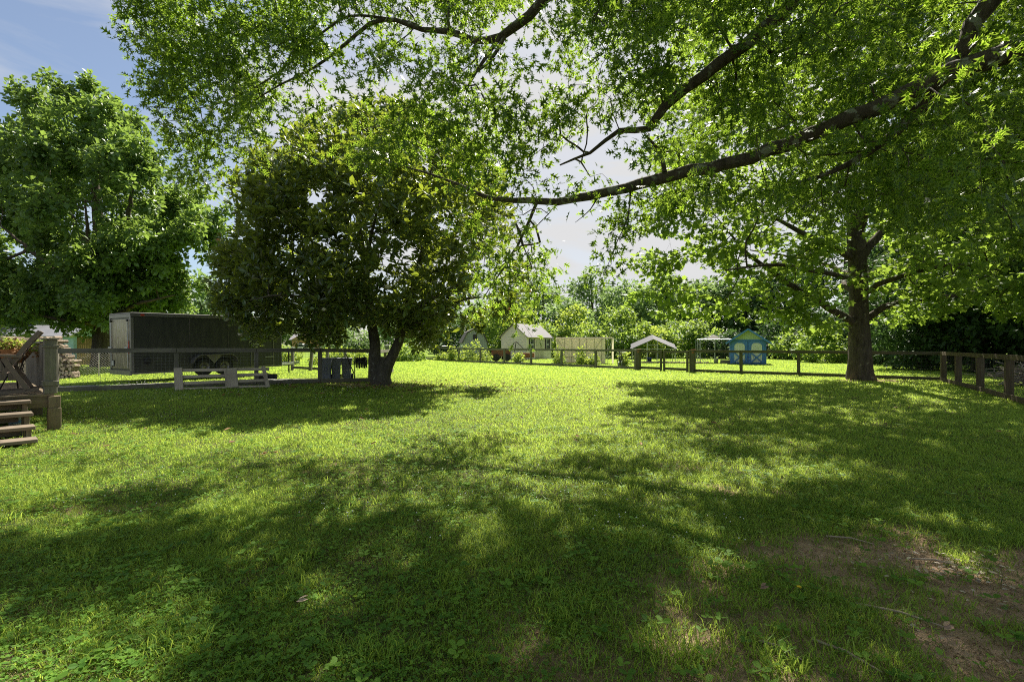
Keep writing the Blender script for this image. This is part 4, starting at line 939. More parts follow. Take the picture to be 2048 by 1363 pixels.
bushy('shrub', -10, 22, 645, 46, 'bright shrub at the far left behind the deck', 'lime_leaf', 'shrubs along the back of the plot', leafs=.14, seed=406, cat='shrub', trunk=False)
# dark woodland on the right
for i, (px, Y, top, wd) in enumerate([(1850, 30, 330, 230), (1960, 27, 250, 230), (2080, 25, 230, 260), (1800, 40, 380, 200), (1920, 38, 300, 240), (2040, 36, 260, 240), (2180, 26, 200, 280), (2230, 20, 300, 260), (1690, 52, 430, 170)]):
    bushy('evergreen_tree', px, Y, top, wd, 'dense dark evergreen ' + ['right of the sycamore trunk', 'behind the fence corner', 'behind the brush pile', 'far behind the sycamore right limb', 'behind the fence corner in the second row', 'behind the brush pile in the second row', 'reaching past the frame at the right side', 'nearest the right frame edge', 'far behind the sycamore trunk'][i], 'dark_leaf', 'dark evergreens beyond the right fence', leafs=.30, seed=i * 13 + 700, low=0.0, dens=1.0, flat=.6)
# tall weeds by the back fence
for i, (px, Y, hgt, wd, lab) in enumerate([(885, 45.5, .9, 26, 'weeds at the far end of the grey fence'), (932, 43, 1.5, 28, 'tall weed in front of the gambrel barn'), (948, 44, 2.2, 30, 'light ferny sapling in front of the gambrel barn'), (968, 43, 1.0, 26, 'bushy weed right of the ferny sapling'), (1118, 36, 1.9, 18, 'sapling left of the cream greenhouse'), (1164, 35.5, 1.5, 18, 'spindly weed in front of the cream greenhouse'), (1185, 35, .8, 16, 'low weed in front of the cream greenhouse'), (1037, 40, .8, 18, 'low weed in front of the rusty wagon'), (1247, 33.4, 1.3, 10, 'small sapling beside the bicycle'), (905, 44, 1.6, 14, 'narrow tall weed near the gambrel barn')]):
    bushy('tall_weed', px, Y, HY + (CH - hgt) * F / Y, wd, lab, 'lime_leaf', 'tall weeds along the back fence', leafs=.16, seed=800 + i, cat='weed', trunk=False, n=14)

# ================================================================== BUILDINGS
M['siding'] = stripe_mat('siding', (0.84, 0.76, 0.66), (0.48, 0.43, 0.36), 6.0, 2, 0.6)
M['metal_roof'] = stripe_mat('metal_roof', (0.155, 0.145, 0.152), (0.08, 0.075, 0.08), 3.2, 0, 0.75, 0.0)
M['white_trim'] = plain_mat('white_trim', (0.55, 0.55, 0.53), 0.5, var=.08)
M['dark_shutter'] = plain_mat('dark_shutter', (0.035, 0.03, 0.035), 0.6)
M['glass'] = plain_mat('glass', (0.04, 0.05, 0.06), 0.08, 0, .1, spec=.8)
m, nt = new_mat('polycarbonate'); q = NT(nt); n1 = q.noise(1.5, 4, q.coord((1, 1, 1)))
p = q.n('ShaderNodeBsdfPrincipled', {'Base Color': q.mix(n1, (.82, .78, .68), (.88, .85, .76)), 'Roughness': .4}); t = q.n('ShaderNodeBsdfTranslucent', {'Color': (.95, .90, .80, 1)})
q.out(q.n('ShaderNodeMixShader', {0: .5, 1: p.outputs[0], 2: t.outputs[0]}).outputs[0]); M['poly'] = m
M['black'] = plain_mat('black', (0.018, 0.018, 0.018), 0.45)
M['rubber'] = plain_mat('rubber', (0.022, 0.022, 0.022), 0.85)
def frame_vec(a): return np.array([math.cos(a), math.sin(a), 0]), np.array([-math.sin(a), math.cos(a), 0])

# beige shed: near corner at (1.5, 50); local x along the long front, local y along the gable
sh = root('garden_shed', (1.5, 50.0, 0.03), 'beige sided shed with a pale metal roof and black shuttered windows', 'shed', rz=math.atan2(.855, .52))
Ls, Ws, E_, Rg = 5.7, 3.1, 2.45, 3.72
mb = MB(); mb.prism([(0, 0), (Ws, 0), (Ws, E_), (Ws / 2, Rg - .06), (0, E_)], (0, 0, 0), (Ls, 0, 0), (0, 1, 0), (0, 0, 1)); mb.build('wall', M['siding'], sh)
for s_ in (0, 1):
    mb = MB(); y0 = -.22 if s_ == 0 else Ws + .22; z0 = E_ - .2; a = np.array([-.15, y0, z0]); n_ = np.array([0, Ws / 2 - y0, Rg - z0]); 
    c = a + n_ / 2 + np.array([(Ls + .3) / 2, 0, .03]); yv = n_ / np.linalg.norm(n_); mb.frame_box(c, (1, 0, 0), yv, np.cross((1, 0, 0), yv), Ls + .3, np.linalg.norm(n_), .06)
    mb.build('roof', M['metal_roof'], sh)
for x0 in (.75, 4.35):
    mb = MB(); mb.box(x0, x0 + .7, -.05, -.003, .95, 2.15); w_ = mb.build('window', M['white_trim'], sh)
    mb = MB()
    for (cx0, cz0) in ((.07, 1.62), (.38, 1.62), (.07, 1.03), (.38, 1.03)): mb.box(x0 + cx0, x0 + cx0 + .26, -.056, -.045, cz0, cz0 + .46)
    mb.build('pane', M['glass'], w_)
    for sx in (x0 - .27, x0 + .74):
        mb = MB(); mb.box(sx, sx + .22, -.045, -.004, .95, 2.15, .01); mb.build('shutter', M['dark_shutter'], sh)
for x0 in (2.0, 2.9):
    mb = MB(); mb.box(x0, x0 + .86, -.045, -.003, .1, 2.1); mb.box(x0 + .1, x0 + .76, -.06, -.045, .25, 1.0); mb.box(x0 + .1, x0 + .76, -.06, -.045, 1.15, 1.95); mb.build('door', plain_mat('shed_door', (.56, .52, .40), .6), sh)
# gambrel barn
gb = root('gambrel_barn', G(950, 50), 'small weathered grey gambrel roofed barn shed partly behind magnolia leaves', 'shed', rz=R(12)); W_ = 1.28
prof = [(-W_, 0), (W_, 0), (W_, 1.75), (W_ * .62, 2.75), (0, 3.15), (-W_ * .62, 2.75), (-W_, 1.75)]
mb = MB(); mb.prism(prof, (0, 3, 0), (0, 0, 0), (1, 0, 0), (0, 0, 1)); mb.build('wall', stripe_mat('barn_boards', (.34, .37, .36), (.18, .2, .2), 5, 0), gb)
for a_, b_2 in (((-W_ - .08, 1.68), (-W_ * .64, 2.8)), ((-W_ * .64, 2.8), (0, 3.22)), ((0, 3.22), (W_ * .64, 2.8)), ((W_ * .64, 2.8), (W_ + .08, 1.68))):
    mb = MB(); mb.beam((a_[0], 1.45, a_[1] + .03), (b_2[0], 1.45, b_2[1] + .03), 3.3, .07); mb.build('roof', plain_mat('shingle', (.11, .10, .09), .9, scale=8), gb)
mb = MB(); mb.box(-.55, -.02, -.06, -.005, .1, 1.9); mb.box(.02, .55, -.06, -.005, .1, 1.9); mb.build('door', stripe_mat('barn_door', (.38, .41, .40), (.2, .22, .22), 5, 0), gb)
mb = MB(); mb.box(-.2, .2, -.06, -.005, 2.1, 2.6); mb.build('vent', M['dark_shutter'], gb)

# blue shed
bs = root('blue_shed', (18.55, 38.0, 0.03), 'bright blue shed with white arched door panels and crossed lower boards', 'shed', rz=R(-24))
Wb, Eb, Ab, Db = 1.28, 1.84, 2.74, 2.6
M['blue'] = plain_mat('blue', (0.08, 0.22, 0.62), 0.5, var=.15); M['cream'] = stripe_mat('cream', (0.80, 0.82, 0.80), (0.4, 0.45, 0.4), 8, 0, .5); M['mint'] = stripe_mat('mint', (0.50, 0.62, 0.42), (0.3, 0.38, 0.28), 8, 0, .5)
mb = MB(); mb.prism([(-Wb, 0), (Wb, 0), (Wb, Eb), (0, Ab - .05), (-Wb, Eb)], (0, Db, 0), (0, 0, 0), (1, 0, 0), (0, 0, 1)); mb.build('wall', M['blue'], bs)
mb = MB(); mb.prism([(-Wb + .1, Eb + .08), (Wb - .1, Eb + .08), (0, Ab - .1)], (0, -.004, 0), (0, -.03, 0), (1, 0, 0), (0, 0, 1)); mb.build('gable_panel', M['mint'], bs)
mb = MB(); mb.box(-Wb - .02, Wb + .02, -.06, -.004, Eb - .04, Eb + .08); mb.build('lintel', M['blue'], bs)
for s_ in (-1, 1):
    mb = MB(); a = np.array([s_ * 1.58, 1.2, 1.62]); b = np.array([0, 1.2, Ab + .0]); mb.beam(a, b, 3.0, .05); mb.build('roof', plain_mat('shed_shingle', (.10, .09, .09), .9, scale=9), bs)
    mb = MB(); mb.beam((s_ * 1.60, -.34, 1.60), (0, -.34, Ab - .02), .04, .13); mb.build('bargeboard', M['blue'], bs)
    x0 = -.60 if s_ < 0 else .60; 
    mb = MB(); mb.box(x0 - .55, x0 + .55, -.05, -.006, .08, Eb - .06); dr = mb.build('door', M['blue'], bs)
    mb = MB(); hw, zt_, zb_ = .37, 1.62, 1.0
    arch = [(-hw, .98), (hw, .98), (hw, 1.42), (hw * .82, 1.55), (hw * .5, 1.64), (-hw * .5, 1.64), (-hw * .82, 1.55), (-hw, 1.42)]
    mb.prism([(x0 + u, v_) for u, v_ in arch], (0, -.052, 0), (0, -.07, 0), (1, 0, 0), (0, 0, 1)); mb.box(x0 - hw, x0 + hw, -.066, -.052, .14, .88); mb.build('door_panel', M['cream'], dr)
    mb = MB(); mb.beam((x0 - hw, -.085, .16), (x0 + hw, -.085, .86), .03, .1, up=(0, 0, 1)); mb.beam((x0 - hw, -.105, .86), (x0 + hw, -.105, .16), .02, .1); mb.build('cross_brace', M['blue'], dr)

# cream greenhouse
gh = root('greenhouse', (*G(1114, 39.5)[:2], .03), 'cream panelled greenhouse with an open framed doorway beside the beige shed', 'greenhouse', rz=R(-4))
Lg, Hg, Dg = 3.62, 2.03, 2.6
mb = MB(); mb.box(0, Lg, 0, .05, 0.05, Hg); mb.box(0, Lg, Dg, Dg + .05, .05, Hg); mb.box(0, .05, .05, Dg, .05, Hg); mb.build('panel', M['poly'], gh)
mb = MB()
for i in range(7): mb.box(i * Lg / 6 - .015, i * Lg / 6 + .015, -.03, -.002, 0, Hg)
mb.box(-.03, Lg + .95, -.055, -.032, Hg - .03, Hg + .04); mb.box(.6, 3.0, -.05, -.032, 1.05, 1.08); mb.box(.6, 3.0, -.05, -.032, .5, .53)
mb.beam((.05, -.045, Hg - .1), (.6, -.045, 1.1), .02, .03); mb.beam((3.05, -.045, 1.1), (Lg - .05, -.045, Hg - .1), .02, .03)
mb.build('frame', plain_mat('alu', (.40, .37, .30), .4, .5), gh)
mb = MB(); mb.box(Lg + .02, Lg + .28, -.03, .0, 0, Hg - .04); mb.box(Lg + .80, Lg + .95, -.03, .0, 0, Hg - .04); mb.build('door_side', M['poly'], gh)
mb = MB(); mb.beam((Lg + .3, -.01, .4), (Lg + .78, -.01, 1.75), .02, .04); mb.box(Lg + .28, Lg + .8, -.03, -.0, 1.05, 1.12); mb.box(Lg + .28, Lg + .8, -.03, -.0, .45, .5); mb.box(Lg + .48, Lg + .52, .02, .05, 0, Hg - .04); mb.build('door_frame', M['white_trim'], gh)
mb = MB(); mb.box(-.02, Lg + .95, .052, Dg, Hg + .045, Hg + .08); mb.build('roof', M['poly'], gh)

# plastic roofed tent / low polytunnel
m, nt = new_mat('plastic_sheet'); q = NT(nt)
p = q.n('ShaderNodeBsdfPrincipled', {'Base Color': (.15, .148, .16, 1), 'Roughness': .6}); t = q.n('ShaderNodeBsdfTranslucent', {'Color': (.25, .24, .27, 1)})
q.out(q.n('ShaderNodeMixShader', {0: .35, 1: p.outputs[0], 2: t.outputs[0]}).outputs[0]); M['plastic'] = m
tn = root('garden_shelter', (*G(1307, 41)[:2], .03), 'low garden shelter with a pale clear plastic gable roof on thin posts', 'shelter', rz=R(-14))
Wt, Et, At, Dt = 1.85, 1.15, 1.98, 3.0
for s_ in (-1, 1):
    mb = MB()
    for i in range(18):                                        # corrugated sheets
        y0 = i * Dt / 18; y1 = (i + 1) * Dt / 18; zo = .03 * (i % 2); e = .1 * random.random()
        k0, k1 = .14 * y0, .14 * y1; a = [s_ * (Wt + e), y0, Et - e * .45 + zo + k0]; b = [0, y0, At + zo + k0]; c = [0, y1, At + .03 - zo + k1]; d = [s_ * (Wt + e), y1, Et - e * .45 + .03 - zo + k1]
        up_ = np.array([0, 0, .012]); A = np.array([a, b, c, d]); mb.add(np.vstack([A, A + up_]), [np.array([[0, 1, 2, 3], [7, 6, 5, 4], [0, 4, 5, 1], [1, 5, 6, 2], [2, 6, 7, 3], [3, 7, 4, 0]])])
    mb.build('roof', M['plastic'], tn)
for x_ in (-Wt + .1, -.5, .35, Wt - .1):
    for y_ in (.05, Dt - .05):
        mb = MB(); h_ = Et + (At - Et) * (1 - abs(x_) / Wt) - .03; mb.box(x_ - .025, x_ + .025, y_ - .025, y_ + .025, 0, h_); mb.build('post', M['white_trim'], tn)
mb = MB(); mb.box(-.5, .35, .02, .06, Et + .3, Et + .34); mb.box(-Wt + .1, Wt - .1, .02, .05, Et - .02, Et + .02); mb.build('rail', M['white_trim'], tn)
for i in (0,1):
    rt = root('plant_pot', (*G(1299 - i * 22, 40.6)[:2], .04), ['blue glazed plant pot under the plastic roofed shelter', 'red plant pot at the left post of the plastic roofed shelter'][i], 'pot')
    mb = MB(); mb.lathe([(0, 0), (.13, 0), (.19, .36), (.21, .36), (.21, .42), (.17, .42), (.16, .36), (0, .35)], sides=14); mb.build('pot', plain_mat('pot%d' % i, [(.03, .06, .35), (.4, .05, .04)][i], .4), rt, smooth=True)
# stone edging of the bed: individual stones
stone = None
for i in range(30):
    x_ = 10.2 + i * .19; y_ = 40.3 - i * .05; s_ = random.uniform(.8, 1.2)
    if stone is None:
        mb = MB(); mb.lathe([(0, 0), (.10, 0), (.12, .06), (.09, .13), (0, .15)], sides=7)
        stone = mb.build('edging_stone', plain_mat('edging', (.42, .33, .28), .9, scale=9)); tag(stone, 'pinkish stone in the border of the bed below the plastic roofed shelter', 'stone', 'edging stones of the garden bed'); o = stone
    else: o = stone.copy(); col.objects.link(o)
    o.location = (x_, y_, .03); o.scale = (s_, random.uniform(.7, 1.1), random.uniform(.7, 1.2)); o.rotation_euler = (0, 0, random.random() * 3)

# wire pen with peaked net roof
wp = root('wire_pen', (*G(1430, 40)[:2], .03), 'tall wire animal pen with thin metal posts and peaked net cover', 'pen', rz=R(-18))
def thin_posts(rt, pts, h, name='post', r=.022):
    for (x_, y_) in pts:
        mb = MB(); mb.tube([(x_, y_, 0), (x_, y_, h)], r, 8); mb.build(name, M['galv'], rt)
thin_posts(wp, [(-1.35, 0), (-1.22, .1), (-1.12, 0), (0, 0), (.1, 1.6), (1.35, 0), (1.5, .3), (-1.35, 2.6), (1.35, 2.6)], 1.95)
mb = MB()
for a_, b_2 in (((-1.35, 0), (1.45, 0)), ((1.35, 0), (1.35, 2.6)), ((1.35, 2.6), (-1.35, 2.6)), ((-1.35, 2.6), (-1.35, 0))): mb.tube([(*a_, 1.95), (*b_2, 1.95)], .022, 8)
for a_ in ((-1.0, 0), (1.35, 0), (1.35, 2.6), (-1.35, 2.6)): mb.tube([(*a_, 1.95), (0, 1.3, 2.35)], .015, 6)
mb.tube([(-1.3, 0, .6), (-.8, -.4, .05)], .015, 6); mb.tube([(1.3, 0, .6), (.9, -.3, .05)], .015, 6); mb.build('top_frame', M['galv'], wp)
mb = MB()
for i in range(1, 14):
    x_ = -1.35 + i * .2; mb.beam((x_, 0, .05), (x_, 0, 1.93), .006, .006, up=(1, 0, 0)); mb.beam((x_, 2.6, .05), (x_, 2.6, 1.93), .006, .006, up=(1, 0, 0))
for j in range(1, 10): mb.beam((-1.35, 0, j * .2), (1.35, 0, j * .2), .006, .006); mb.beam((-1.35, 0, j * .2), (-1.35, 2.6, j * .2), .006, .006)
mb.build('wire_mesh', M['wire'], wp)
mb = MB(); mb.add(np.array([[-.55, .1, 1.99], [.5, .1, 1.99], [0, 1.3, 2.37], [-.55, 2.4, 1.99], [.5, 2.4, 1.99]]), [np.array([[0, 1, 2], [0, 2, 3], [1, 4, 2], [4, 3, 2]])]); o = mb.build('net_cover', plain_mat('net', (.10, .09, .07), .9), wp); sm = o.modifiers.new('thick', 'SOLIDIFY'); sm.thickness = .01
bk = root('bucket', (*G(1432, 39.4)[:2], .04), 'white bucket standing in the wire pen', 'bucket'); mb = MB(); mb.lathe([(0, 0), (.14, 0), (.17, .36), (.185, .37), (.185, .40), (.16, .40), (.13, .03), (0, .03)], sides=16); mb.build('pail', M['white_trim'], bk, smooth=True)
rb = root('raised_bed', (*G(1462, 39)[:2], .03), 'low grey raised garden bed against the blue shed', 'raised bed', rz=R(-22))
mb = MB(); mb.box(-.75, .6, -.4, -.36, 0, .27, grain='x'); mb.box(-.75, .6, .36, .4, 0, .27, grain='x'); mb.box(-.79, -.75, -.4, .4, 0, .27, grain='y'); mb.box(.6, .64, -.4, .4, 0, .27, grain='y'); mb.build('boards', M['grey_wood'], rb)
mb = MB(); mb.box(-.745, .595, -.355, .355, .1, .22); mb.build('soil', plain_mat('soil', (.06, .04, .03), .95), rb)

# bicycle, seen nearly head on beyond the fence
bc = root('bicycle', (7.05, 31.9, .03), 'black bicycle leaning up behind the grey fence near the gate', 'bicycle', rz=R(66))
for x_ in (0, 1.02):
    ring = [(x_ + .33 * math.cos(t), 0, .35 + .33 * math.sin(t)) for t in np.linspace(0, 2 * math.pi, 29)]
    mb = MB(); mb.tube(ring, .022, 8, cap=False); wh = mb.build('wheel', M['rubber'], bc, smooth=True)
    mb = MB()
    for t in np.linspace(0, 2 * math.pi, 17)[:-1]: mb.tube([(x_, 0, .35), (x_ + .31 * math.cos(t), 0, .35 + .31 * math.sin(t))], .003, 4)
    mb.tube([(x_, -.05, .35), (x_, .05, .35)], .02, 8); mb.build('spokes', M['galv'], wh)
mb = MB()
for a_, b_2 in (((.42, .32), (.85, .8)), ((.42, .32), (.3, .85)), ((.32, .78), (.83, .82)), ((0, .35), (.42, .32)), ((0, .35), (.32, .78)), ((1.02, .35), (.84, .92))): mb.tube([(a_[0], 0, a_[1]), (b_2[0], 0, b_2[1])], .018, 8)
mb.build('frame', M['black'], bc)
mb = MB(); mb.frame_box((.28, 0, .9), (0, 1, 0), (1, 0, 0), (0, 0, -1), .14, .26, .06, .02); mb.build('saddle', M['black'], bc)
mb = MB(); mb.tube([(.86, -.28, 1.0), (.84, -.1, 1.02), (.84, .1, 1.02), (.86, .28, 1.0)], .014, 8); mb.tube([(.84, 0, .9), (.84, 0, 1.02)], .014, 8); mb.build('handlebar', M['black'], bc)
mb = MB(); mb.tube([(.42, -.09, .32), (.42, .09, .32)], .015, 8); mb.tube([(.42, .09, .32), (.56, .1, .24)], .01, 6); mb.tube([(.42, -.09, .32), (.28, -.1, .4)], .01, 6); mb.box(.52, .6, .1, .18, .22, .25); mb.box(.24, .32, -.18, -.1, .38, .41); mb.build('crank', M['galv'], bc)

# rusty farm implements in front of the beige shed
wg = root('farm_wagon', (*G(1008, 45)[:2], .03), 'rusty brown farm wagon with a black lifting boom in front of the beige shed', 'wagon', rz=R(10))
mb = MB(); mb.box(-1.1, .5, -.5, .5, .45, .52, grain='x'); mb.box(-1.1, .5, -.53, -.5, .45, 1.0, grain='x'); mb.box(-1.1, .5, .5, .53, .45, 1.0, grain='x'); mb.box(.5, .53, -.53, .53, .45, 1.0, grain='y'); mb.box(-1.13, -1.1, -.53, .53, .45, .8, grain='y'); mb.build('box_bed', wood_mat('red_wood', (.16, .06, .035), (.27, .12, .07)), wg)
for (x_, y_) in ((-.8, -.62), (.2, -.62), (-.8, .62), (.2, .62)):
    mb = MB(); mb.lathe([(.0, -.05), (.28, -.05), (.33, -.03), (.33, .03), (.28, .05), (0, .05)], (x_, y_, .34), 18, (1, 0, 0), (0, 0, 1), (0, -1, 0)); mb.build('wheel', M['rubber'], wg, smooth=False)
mb = MB(); mb.tube([(.55, 0, 1.0), (1.0, 0, 1.75), (1.2, 0, 1.78), (1.9, 0, 1.1)], .035, 8); mb.tube([(1.15, 0, 1.78), (1.0, 0, .9)], .04, 8); mb.build('boom', M['black'], wg)
mb = MB(); mb.tube([(2.15, .1, .9), (2.25, .1, 1.3), (2.35, .1, .95)], .02, 6); mb.tube([(2.55, .1, .9), (2.6, .1, 1.32), (2.75, .1, .95)], .02, 6); mb.build('lever', M['black'], wg)
tl = root('tiller', (*G(1048, 44)[:2], .03), 'rusty tiller with round rake wheels beside the farm wagon', 'tiller', rz=R(-8))
for k_ in range(3):
    x_ = -.5 + k_ * .45; mb = MB(); mb.tube([(x_ + .3 * math.cos(t), -.1 + k_ * .1, .36 + .3 * math.sin(t)) for t in np.linspace(0, 6.283, 19)], .02, 6, cap=False)
    for t in np.linspace(0, 6.283, 9)[:-1]: mb.tube([(x_, -.1 + k_ * .1, .36), (x_ + .33 * math.cos(t), -.1 + k_ * .1, .36 + .33 * math.sin(t))], .008, 4)
    mb.build('rake_wheel', M['rust'], tl)
mb = MB(); mb.box(-.9, .9, .2, .7, .35, .75); mb.tube([(-.8, .1, .36), (.8, .2, .4)], .03, 8); mb.build('body', M['rust'], tl)

# tan house far off with a white van and rail fence
th_ = root('tan_house', (*G(618, 120)[:2], 0.0), 'distant tan house with a grey roof beyond the pasture', 'house')
mb = MB(); mb.box(-4.2, 6.2, 0, 6, 0, 2.9); mb.prism([(-4.2, 2.9), (1.2, 2.9), (-1.5, 4.3)], (0, -.0, 0), (0, -.5, 0), (1, 0, 0), (0, 0, 1)); mb.build('wall', plain_mat('tanw', (.45, .27, .12), .8), th_)
for s_ in (-1, 1): 
    mb = MB(); mb.beam((0.8, 3 + s_ * 3.4, 2.8), (0.8, 3, 4.4), 11.4, .12); mb.build('roof', plain_mat('greyroof', (.22, .21, .22), .8), th_)
for x_ in (-2.5, 2.4, 4.4):
    mb = MB(); mb.box(x_, x_ + .9, -.06, -.01, 1, 2.2); mb.build('window', M['glass'], th_)
va = root('white_pickup', (*G(598, 105)[:2], 0.05), 'white pickup parked in front of the distant tan house', 'pickup')
mb = MB(); mb.prism([(-2.6, .4), (2.5, .4), (2.6, .9), (2.4, 1.05), (1.3, 1.15), (.7, 1.75), (-.6, 1.75), (-.8, 1.1), (-2.6, 1.1)], (0, 1.8, 0), (0, 0, 0), (1, 0, 0), (0, 0, 1)); mb.build('body', M['white_trim'], va)
mb = MB(); mb.prism([(1.1, 1.15), (.62, 1.65), (-.5, 1.65), (-.62, 1.15)], (0, -.01, 0), (0, -.03, 0), (1, 0, 0), (0, 0, 1)); mb.build('window', M['glass'], va)
for x_ in (-1.7, 1.7):
    mb = MB(); mb.lathe([(0, -.1), (.36, -.1), (.36, .1), (0, .1)], (x_, -.02, .38), 14, (1, 0, 0), (0, 0, 1), (0, -1, 0)); mb.build('wheel', M['rubber'], va)
pf = root('paddock_fence', (*G(580, 98)[:2], 0), 'white rail fence across the pasture in front of the distant house', 'fence')
a0 = G(560, 98); b0 = G(740, 98)
for i in range(9):
    q_ = a0 + (b0 - a0) * i / 8; mb = MB(); mb.box(q_[0] - .06, q_[0] + .06, q_[1] - .06, q_[1] + .06, -.05, 1.15); mb.build('post', M['white_trim'], pf, world=True)
for z_ in (.4, .75, 1.08): 
    mb = MB(); mb.beam((a0[0], a0[1] - .08, z_), (b0[0], b0[1] - .08, z_), .04, .12); mb.build('rail', M['white_trim'], pf, world=True)

# white roofed houses beyond the firewood
M['blue_wall'] = plain_mat('blue_wall', (.30, .45, .50), .6); M['white_roof'] = plain_mat('white_roof', (.2, .2, .22), .5, var=.15, scale=1)
wh_ = root('white_house', (*G(60, 66)[:2], .1), 'long low house with a pale grey roof behind the firewood stack', 'house', rz=R(8))
mb = MB(); mb.box(-7.5, 6, 0, 6, 0, 2.6); mb.build('wall', M['blue_wall'], wh_)
for s_ in (-1, 1): 
    mb = MB(); mb.beam((-.75, 3 + s_ * 3.5, 2.6), (-.75, 3, 4.2), 14.2, .12); mb.build('roof', M['white_roof'], wh_)
for x_ in (-5, -1, 3):
    mb = MB(); mb.box(x_, x_ + 1.1, -.06, -.01, 1, 2.1); mb.build('window', M['glass'], wh_)
ws = root('white_shed', (*G(180, 40)[:2], .1), 'small shed with a white gable roof between the firewood and the trailer', 'shed', rz=R(6))
mb = MB(); mb.prism([(-1.25, 0), (1.3, 0), (1.3, 2.0), (.2, 2.9), (-1.25, 2.1)], (0, 2.4, 0), (0, 0, 0), (1, 0, 0), (0, 0, 1)); mb.build('wall', M['blue_wall'], ws)
mb = MB(); mb.prism([(1.45, 1.95), (.25, 3.05), (-1.4, 2.15), (-1.4, 2.07), (.22, 2.95), (1.4, 1.88)], (0, 2.6, 0), (0, -.25, 0), (1, 0, 0), (0, 0, 1)); mb.build('roof', M['white_trim'], ws)
cf = root('cane_screen', (*G(176, 33)[:2], .1), 'yellowish upright board screen left of the maple trunk', 'screen', rz=R(4))
mb = MB()
for i in range(10): mb.box(-.72 + i * .145, -.72 + i * .145 + .137, 0, .02, 0.05, 2.0 + .03 * random.random())
mb.build('boards', wood_mat('cane', (.38, .27, .10), (.52, .39, .17)), cf)
mb = MB(); mb.box(-.74, .74, .022, .06, .5, .58, grain='x'); mb.box(-.74, .74, .022, .06, 1.5, 1.58, grain='x'); mb.build('rail', M['fence_wood'], cf)

# chain link fence beyond the driveway
cl = root('chain_link_fence', (-21.0, 20.4, .15), 'galvanised chain link fence standing between the firewood and the driveway', 'fence')
a = np.array([-26.0, 19.6]); b = np.array([-14.0, 23.6]); u = (b - a) / np.linalg.norm(b - a); Lc = np.linalg.norm(b - a)
for i in range(6):
    q_ = a + u * (i * Lc / 5); z = float(gz(*q_)); mb = MB(); mb.tube([(*q_, z - .1), (*q_, z + 1.16)], .028, 8); mb.build('post', M['galv'], cl, world=True)
z = .15; mb = MB(); mb.tube([(*a, z + 1.16), (*b, z + 1.16)], .022, 8); mb.build('rail', M['galv'], cl, world=True)
mb = MB(); t = -1.1
while t < Lc:
    for sg in (1, -1):
        s0, s1 = (t, t + 1.1) if sg > 0 else (t + 1.1, t); z0_, z1_ = z + .03, z + 1.13
        f0 = max(0, -s0 / (s1 - s0)) if s0 < 0 and sg > 0 else 0; f1 = 1
        if min(s0, s1) < 0 or max(s0, s1) > Lc: continue
        pa = a + u * s0; pb = a + u * s1; mb.beam((*pa, z0_), (*pb, z1_), .0045, .0045)
    t += .11
mb.build('wire_mesh', M['galv'], cl, world=True)

# ================================================================== FIREWOOD
log_bark = bark_mat('log_bark', (.16, .13, .10), (.34, .27, .2), None, 2); log_end = plain_mat('log_end', (.66, .50, .34), .8, var=.35, scale=14)
def make_log(seed):
    r = random.Random(seed); k = r.choice([5, 6, 7]); pr = []
    for i in range(k):
        a_ = i / k * 6.283 + r.uniform(-.2, .2); rr = .085 * r.uniform(.7, 1.15); pr.append((rr * math.cos(a_), rr * math.sin(a_) * r.uniform(.7, 1.0)))
    A = np.array([(p_[0], -.2, p_[1]) for p_ in pr]); B = A + np.array([0, .4, 0]); n = k
    me = bpy.data.meshes.new('log'); me.from_pydata([tuple(v) for v in np.vstack([A, B])], [], [tuple([i, n + i, n + (i + 1) % n, (i + 1) % n]) for i in range(n)] + [tuple(range(n)), tuple(range(2 * n - 1, n - 1, -1))])
    me.materials.append(log_bark); me.materials.append(log_end)
    for p_ in me.polygons[-2:]: p_.material_index = 1
    return me
logs = [make_log(i) for i in range(6)]
wa = np.array(G(-40, 20.5)); wb = np.array(G(158, 20.5)); ua = (wb - wa) / np.linalg.norm(wb - wa); LW = np.linalg.norm(wb - wa)
for row in range(11):
    x_ = row * .05 if row % 2 else .08
    end = LW - max(0, row - 3) * .10 - random.random() * .15
    while x_ < end:
        q_ = wa + ua * x_; o = bpy.data.objects.new('firewood_log', logs[random.randrange(6)]); col.objects.link(o)
        o.location = (q_[0], q_[1] + random.uniform(-.05, .05), float(gz(q_[0], q_[1])) + .09 + row * .158 + .05 * math.sin(x_ * 2.3) * row / 11 + random.uniform(-.03, .03)); o.rotation_euler = (random.uniform(-.1, .1), random.random() * 6.28, random.uniform(-.35, .35)); s_ = random.uniform(.85, 1.25); o.scale = (s_, random.uniform(.8, 1.2), s_)
        tag(o, 'split log in the firewood stack behind the deck', 'log', 'split logs in the firewood stack'); x_ += .175 * random.uniform(.95, 1.12)

# ================================================================== TRAILER
TA = 31.8; tdir = np.array([math.sin(R(TA)), math.cos(R(TA))])
tr = root('cargo_trailer', (-13.9, 17.7, float(gz(-13.9, 17.7)) + .05), 'charcoal enclosed cargo trailer with silver trim parked on the grass', 'trailer')
tr.rotation_euler = (R(0), -R(0.9), math.atan2(tdir[1], tdir[0]))      # local x towards the tongue, local y to the far side
TL, TW, TB, TT = 5.9, 1.85, 0.30, 2.50
m, nt = new_mat('trailer_skin'); q = NT(nt); n1 = q.noise(1.2, 3, q.coord((1, 1, 1))); n2 = q.noise(5, 5, q.coord((1, 1, .2)))
cc = q.mix(q.ramp(n2, [(.4, (0, 0, 0)), (.8, (1, 1, 1))]), (.036, .039, .033), (.065, .065, .055))
q.out(q.n('ShaderNodeBsdfPrincipled', {'Base Color': cc, 'Roughness': .42, 'Metallic': .1, 'Normal': q.bump(n1, .25, .05)}).outputs[0]); M['skin'] = m
